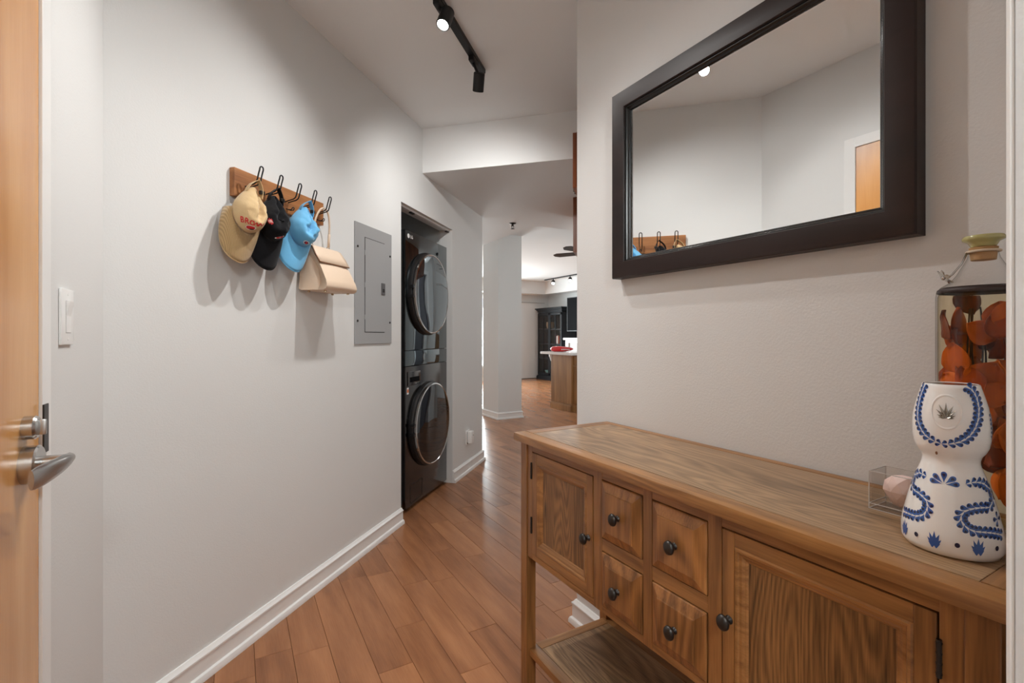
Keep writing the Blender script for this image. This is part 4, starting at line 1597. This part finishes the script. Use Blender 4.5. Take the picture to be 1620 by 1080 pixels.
# ceiling fan
fan = thing('ceiling_fan', 'black ceiling fan blades peeking out beside the wooden cabinets', 'ceiling fan', (4.2, 5.15, CEIL))
MB().lathe([(.07, 0), (.065, -.03), (.02, -.045), (.012, -.05), (.012, -.2)], 20).build('downrod', M['black_metal'], fan, smooth=40)
MB().lathe([(.0, -.19), (.06, -.2), (.10, -.23), (.11, -.28), (.09, -.33), (.06, -.35), (0, -.36)], 28).build('motor_housing', M['black_metal'], fan, smooth=50)
for k in range(5):
    a_ = radians(192.5 + 72 * k)
    mtx = Matrix.Rotation(a_, 4, 'Z') @ Matrix.Rotation(.2, 4, 'X')
    mb = MB().prism([(.10, -.02), (.18, -.055), (.50, -.065), (.56, -.02), (.56, .03), (.5, .065), (.18, .055), (.10, .02)], lambda p, q_, d_: (p, q_, d_), -.004, .004)
    mb.xf(Matrix.Translation((0, 0, -.30)) @ mtx)
    mb.build('blade', M['black_metal'], fan)

# living room track light
l2 = thing('track_light', 'black track light with two lit spots on the far living room ceiling', 'track light', (6.87, 9.2, CEIL))
box(-.02, -1.3, -.025, .02, 1.1, 0).build('track', M['black_metal'], l2)
for y in (.72, .02):
    p_ = Vector((0, y, -.05))
    dv = Vector((-.45, -.55, -.75)).normalized()
    hd = MB().lathe([(0, 0), (.035, 0), (.045, .02), (.045, .10), (.04, .10), (.038, .09), (0, .09)], 20, p_ + Vector((0, 0, -.02)), dv).build('spot_head', M['black_metal'], l2, smooth=40)
    MB().tube([(0, y, -.024), (0, y, -.055), tuple(p_ + Vector((0, 0, -.02)) + dv * .03)], .01, 8).build('adapter', M['black_metal'], hd)
    MB().lathe([(0, .0905), (.037, .0905), (.03, .105), (0, .11)], 20, p_ + Vector((0, 0, -.02)), dv).build('lens', M['lens'], hd, smooth='all')
    w0 = Vector(l2.location) + p_ + Vector((0, 0, -.02)) + dv * .13
    lamp('living_spot_lamp', 'SPOT', w0, w0 + dv, 18, WARM, .04, 105, blend=1)

# ------------------------------------------------------------------ black display cabinet
KX, KY0, KY1, KZ = 7.07, 9.84, 10.96, 1.905
kc = thing('display_cabinet', 'tall black display cabinet with glass doors in the far corner', 'cabinet', (KX, KY0, 0))
kw, kd = KY1 - KY0, XL - KX - .01
b = MB()
b.box(.02, 0, .1, kd, .03, KZ - .1).box(.02, kw - .03, .1, kd, kw, KZ - .1).box(kd - .02, 0, .1, kd, kw, KZ - .1).box(.02, 0, .1, kd, kw, .13).box(.02, 0, KZ - .13, kd, kw, KZ - .1)
b.build('carcass', M['cabinet_black'], kc)
MB().box(-.02, -.03, 0, kd, kw + .03, .09, bev=.006).box(-.008, -.015, .09, kd, kw + .015, .115, bev=.006).build('plinth', M['cabinet_black'], kc)
cr_ = MB()
for z0, z1, e in ((KZ - .1, KZ - .06, .005), (KZ - .06, KZ - .03, .028), (KZ - .03, KZ, .055)):
    cr_.box(-e, -e, z0, kd, kw + e, z1, bev=.008)
cr_.build('cornice', M['cabinet_black'], kc)
for z in (.55, .95, 1.35):
    box(.03, .03, z, kd - .02, kw - .03, z + .015).build('shelf', M['cabinet_black'], kc)
for k in (0, 1):
    y0 = .012 + k * (kw / 2 - .008)
    y1 = y0 + kw / 2 - .016
    z0, z1 = .135, KZ - .14
    f = MB()
    f.box(0, y0, z0, .022, y0 + .05, z1, bev=.003).box(0, y1 - .05, z0, .022, y1, z1, bev=.003).box(0, y0, z0, .022, y1, z0 + .06, bev=.003).box(0, y0, z1 - .06, .022, y1, z1, bev=.003)
    dr = f.build('glass_door', M['cabinet_black'], kc)
    ym = (y0 + y1) / 2
    box(.001, ym - .011, z0 + .06, .02, ym + .011, z1 - .06).build('glazing_bar', M['cabinet_black'], dr)
    for q_ in range(1, 4):
        zz = z0 + .06 + (z1 - z0 - .12) * q_ / 4
        box(.001, y0 + .05, zz - .011, .02, y1 - .05, zz + .011).build('glazing_bar', M['cabinet_black'], dr)
    for c_ in (0, 1):
        for q_ in range(4):
            ya, yb = (y0 + .05, ym - .011) if c_ == 0 else (ym + .011, y1 - .05)
            za = z0 + .06 + (z1 - z0 - .12) * q_ / 4 + .011
            zb = z0 + .06 + (z1 - z0 - .12) * (q_ + 1) / 4 - .011
            box(.009, ya, za, .013, yb, zb).build('pane', M['glass'], dr)
    MB().lathe([(.008, 0), (.008, .012), (.014, .02), (.0, .026)], 14, (0, y1 - .025 if k == 0 else y0 + .025, .95), (-1, 0, 0)).build('knob', M['dark_metal'], dr, smooth=40)
# a few things standing on its shelves
o = thing('teal_bowl', 'pale teal bowl standing low inside the black display cabinet', 'bowl', (KX + .2, KY0 + .82, .131))
MB().lathe([(.05, 0), (.06, .01), (.11, .06), (.135, .12), (.13, .12), (.10, .06), (0, .02)], 28).build('bowl', M['teal'], o, smooth=50)
o = thing('woven_basket', 'brown woven basket on a shelf of the black display cabinet', 'basket', (KX + .2, KY0 + .80, 1.366))
MB().lathe([(.0, 0), (.09, 0), (.11, .08), (.105, .17), (.095, .17), (.09, .03), (0, .02)], 24).build('basket', M['basket'], o, smooth=50)
for i in range(4):
    bx = box(-.08, -.016, 0, .08, .016, .2 + .02 * (i % 2), bev=.003).build('book', M[('book_red', 'basket', 'white_paint', 'book_red')[i]], loc=(KX + .2, KY0 + .3 + .04 * i, .966))
    bx['category'] = 'book'
    bx['group'] = 'books in the display cabinet'
    bx['label'] = ('red book at the near end of the row in the black display cabinet', 'tan book second in the row in the black display cabinet', 'white book third in the row in the black display cabinet', 'red book at the far end of the row in the black display cabinet')[i]

# ------------------------------------------------------------------ television and fireplace
tv = thing('television', 'black flat television on the far wall beside the black cabinet', 'television', (7.0, 8.79, 1.69))
box(-.012, -.72, -.41, .03, .72, .41, bev=.004).build('case', M['black'], tv)
box(-.0135, -.705, -.395, -.0118, .705, .395).build('screen', M['screen'], tv)
box(.0305, -.1, -.1, XL - 7.003, .1, .1, bev=.004).build('wall_arm', M['black_metal'], tv)
fp = thing('fireplace', 'white fireplace surround below the black television', 'fireplace', (6.93, 8.75, 0))
box(-.03, -.80, 1.07, XL - 6.933, .80, 1.122, bev=.006).build('mantel_shelf', M['white_paint'], fp)
m_ = MB()
m_.box(0, .625, 0, XL - 6.933, .74, 1.069).box(0, -.74, 0, XL - 6.933, -.625, 1.069).box(0, -.625, 1.0, XL - 6.933, .625, 1.069)
m_.build('surround', M['white_paint'], fp)
box(.03, -.625, 0, .4, .625, 1.0).build('hearth_insert', M['grey_stone'], fp)
box(.022, -.33, .1, .0295, .33, .6).build('fire_screen', M['black'], fp)

# ------------------------------------------------------------------ kitchen island
ki = thing('kitchen_island', 'oak kitchen island with an overhanging white counter', 'island', (4.49, 5.98, 0))
box(0, 0, .1, 1.8, .55, .873).build('carcass', M['oak'], ki)
box(-.014, -.0, .112, -.0005, .55, .872, bev=.002).build('end_panel', M['oak'], ki)
pl_ = MB()
pl_.box(-.026, -.0, 0, 1.8, .565, .085, bev=.003).box(-.021, .0, .085, 1.8, .56, .105, bev=.006)
pl_.build('plinth', M['oak'], ki)
box(-.06, -.05, .874, 1.9, .80, .914, bev=.004).build('countertop', M['counter'], ki)
for k in range(3):
    x0 = .03 + k * .58
    dr = box(x0, -.020, .72, x0 + .55, -.0005, .86, bev=.003).build('drawer', M['oak'], ki)
    MB().tube([(x0 + .2, -.02, .79), (x0 + .2, -.045, .79), (x0 + .35, -.045, .79), (x0 + .35, -.02, .79)], .005, 8).build('handle', M['steel'], dr)
    box(x0, -.020, .13, x0 + .55, -.0005, .70, bev=.003).build('door', M['oak'], ki)
bkt = MB().tube([(.012, .55, .745), (.012, .575, .775), (.012, .60, .815), (.012, .625, .87)], .015, 8)
bkt.build('bracket', M['white_paint'], ki, smooth='all')
rb = thing('red_package', 'glossy red rounded package lying on the white island counter', 'package', (4.66, 6.48, .914), radians(-30))
mb = MB()


def rp(i, j):
    th = 2 * pi * i / 28
    v = j / 9
    ph = -pi / 2 + pi * v
    x = .19 * (abs(cos(th)) ** .7) * (1 if cos(th) > 0 else -1) * cos(ph) ** .6
    y = .10 * sin(th) * cos(ph) ** .6
    z = .044 + .044 * sin(ph) * (1 - .35 * (x / .19)) + .004 * noise.noise(Vector((x * 25, y * 25, v * 3)))
    return (x, y, max(0, z))


mb.grid(rp, 28, 10, True)
mb.build('wrapper', M['red_gloss'], rb, smooth='all')
mb = MB()
for i in range(6):
    mb.box(-.02 + i * .024, -.099, .030, -.006 + i * .024, -.094, .045)
mb.build('printed_band', M['white_thread'], rb)
